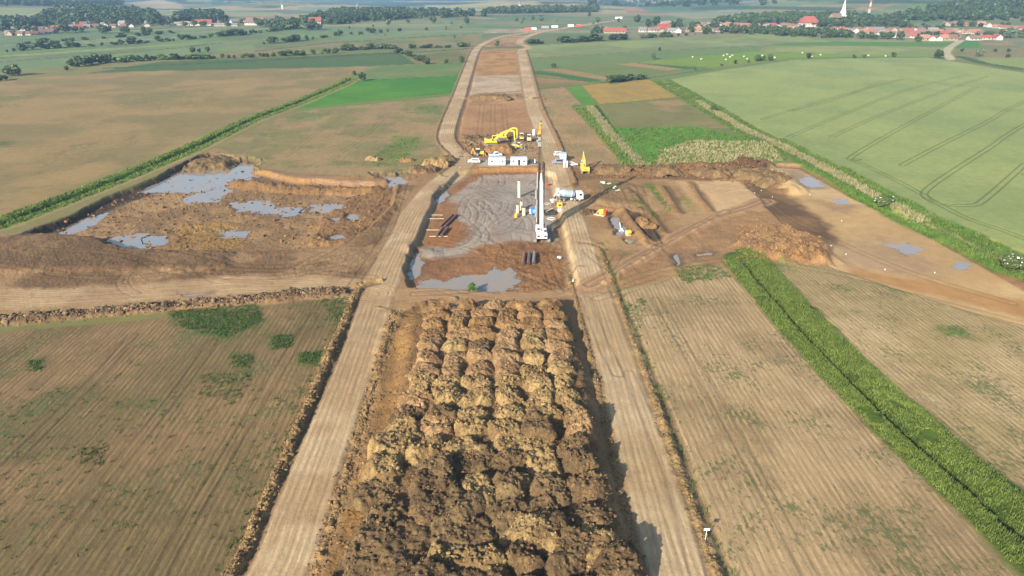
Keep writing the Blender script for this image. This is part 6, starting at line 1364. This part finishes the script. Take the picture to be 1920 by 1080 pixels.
def one(px, py, L, W, h, rz, roof, wall, lab, hip=False, name='house'):
    x, y = G(px, py); house(x, y, float(base(x, y)), L, W, h, rz, roof, wall, lab, None, hip, name=name)
one(1514, 50, 24, 16, 13, .05, 'red', 0, 'large white hall with a red hipped roof in the right village', True, 'hall')
one(1365, 46, 24, 9, 6, .05, 'blue', 1, 'long dark blue roofed barn in the right village', False, 'barn')
one(1308, 58, 11, 8, 8, 1.5, 'orange', 1, 'orange house with a steep gable at the near left of the village')
one(1152, 62, 26, 9, 6, -.02, 'red', 1, 'long farm building with a bright red roof', False, 'farm_building'); one(1136, 60, 9, 8, 6.5, 1.5, 'red', 0, 'white farmhouse with a red roof left of the long farm building')
one(1243, 59, 14, 10, 9, 0, 'red', 0, 'white farmhouse with a crimson roof in the farm hamlet')
one(383, 48, 22, 10, 8, .1, 'red', 0, 'white house with a bright red roof in the left village'); one(478, 47, 26, 14, 10, .1, 'tile', 0, 'large white farmhouse with a dark red roof beyond the left village'); one(592, 45, 17, 11, 9, .1, 'red', 0, 'white house with a red roof at the right end of the left trees')
one(412, 49, 20, 7, 4, .1, 'grey', 0, 'long low white shed beside the red roofed house', False, 'shed'); one(438, 49, 12, 6, 4, .1, 'grey', 0, 'short low white shed right of the long shed', False, 'shed')
one(1430, 57, 22, 7, 3.5, 0, 'grey', 0, 'low pale grey sheds in the gardens of the right village', False, 'shed')
# church with a tall white spire
x, y = G(1577, 45); z = float(base(x, y)); e = empty('church', (x, y, z), .2, 'white church with a tall pointed spire above the right village', 'church')
b = MB(); b.box((0, 0, 6), (7.4, 7.4, 12.6)); b.box((0, 0, 13.6), (5.6, 5.6, 3.0)); b.obj('tower', MW, e); b = MB(); b.cyl((0, 0, 15.0), (0, 0, 18.0), 4.6, 2.8, n=8); b.cyl((0, 0, 18.0), (0, 0, 33), 2.8, .12, n=8); b.obj('spire', paint('white_spire', (.78, .78, .78), .5, dirt=.1), e)
b = MB(); b.prism([(-8, 0), (8, 0), (8, 7), (0, 14), (-8, 7)], -18, -3, 'x'); b.obj('nave', WM[1], e); b = MB(); b.box((-10.5, -4.1, 10.7), (15.6, 11.4, .3), rx=.72); b.box((-10.5, 4.1, 10.7), (15.6, 11.4, .3), rx=-.72); b.obj('roof', RT['tile'][0], e)
b = MB()
for k in range(3): b.box((0, -3.72, 2.5 + k * 4), (1.1, .08, 1.8))
b.obj('window', MGL, e)
for px, py, h_, lab in ((671, 20, 11, 'white church tower on the wooded rise far centre left'), (974, 20, 12, 'small white church tower under the far hills'), (530, 17, 10, 'tiny far church tower among the trees left')):
    x, y = G(px, py); z = float(base(x, y)); e = empty('church_tower', (x, y, z), 0, lab, 'church tower'); b = MB(); b.box((0, 0, h_ * .4), (5, 5, h_ * .8 + 6)); b.obj('tower', WM[0], e); b = MB(); b.cyl((0, 0, h_ * .8 + 3), (0, 0, h_ * 1.5 + 3), 3.2, .1, n=8); b.obj('spire', RT['grey'][0], e)
# lattice mast on the hill
x, y = G(1629, 25); z = float(base(x, y)); e = empty('radio_mast', (x, y, z), 0, 'slender white and red lattice mast on the hill behind the church', 'radio mast')
for nm, mt, par in (('lattice', MW, 0), ('red_band', MRD, 1)):
    b = MB()
    for k in range(9):
        if k % 3 == 2 and not par or k % 3 != 2 and par: continue
        z0, z1 = k * 3.4, k * 3.4 + 3.4; r0, r1 = 1.3 - k * .11, 1.3 - (k + 1) * .11
        for s, t in ((-1, -1), (-1, 1), (1, 1), (1, -1)): b.bar((s * r0, t * r0, z0), (s * r1, t * r1, z1), .22)
        for s in (-1, 1): b.bar((-s * r0, s * r0, z0), (s * r1, s * r1, z1), .14); b.bar((s * r0, -s * r0, z0), (s * r1, s * r1, z1), .14)
    b.obj(nm, mt, e)
# far work site at the bend of the corridor
for k, (px, py, L, c_, lab) in enumerate(((990, 57, 9, MRD, 'small red container at the far work site'), (1000, 56, 8, MW, 'white container at the far work site beside the red one'), (1022, 53, 10, MGY, 'grey container at the far work site'), (1040, 52, 9, MW, 'white container right of the grey one at the far work site'), (1070, 50, 8, MW, 'white container farthest right on the far haul road'), (1085, 50, 6, MRD, 'red container farthest right on the far haul road'), (1160, 35, 12, MW, 'white cabin at the far end of the haul road'))):
    x, y = G(px, py); z = float(base(x, y)); b = MB(); b.box((0, 0, 1.4), (L, 3, 2.8)); 
    for j in range(int(L)): b.box((-L / 2 + .5 + j, -1.53, 1.4), (.2, .06, 2.5))
    e = empty('container', (x, y, z), .05, lab, 'container', 'containers of the far work site'); b.obj('body', c_, e); b = MB(); b.box((0, 0, 2.87), (L + .1, 3.1, .12)); b.obj('roof', MWR, e)

# ---------------------------------------------------------------- air
b = MB(); b.box((0, 4700, 150), (40000, 11200, 560)); m, nt, bs, N, L = newmat('hazy_air')
nt.nodes.remove(bs); pv = N('ShaderNodeVolumePrincipled'); pv.inputs['Color'].default_value = (.40, .67, 1, 1); pv.inputs['Density'].default_value = HAZE; pv.inputs['Anisotropy'].default_value = .0
L(pv.outputs[0], nt.nodes['Material Output'].inputs['Volume']); tag(b.obj('haze', m), 'thin blue haze over the valley', 'haze', kind='stuff')
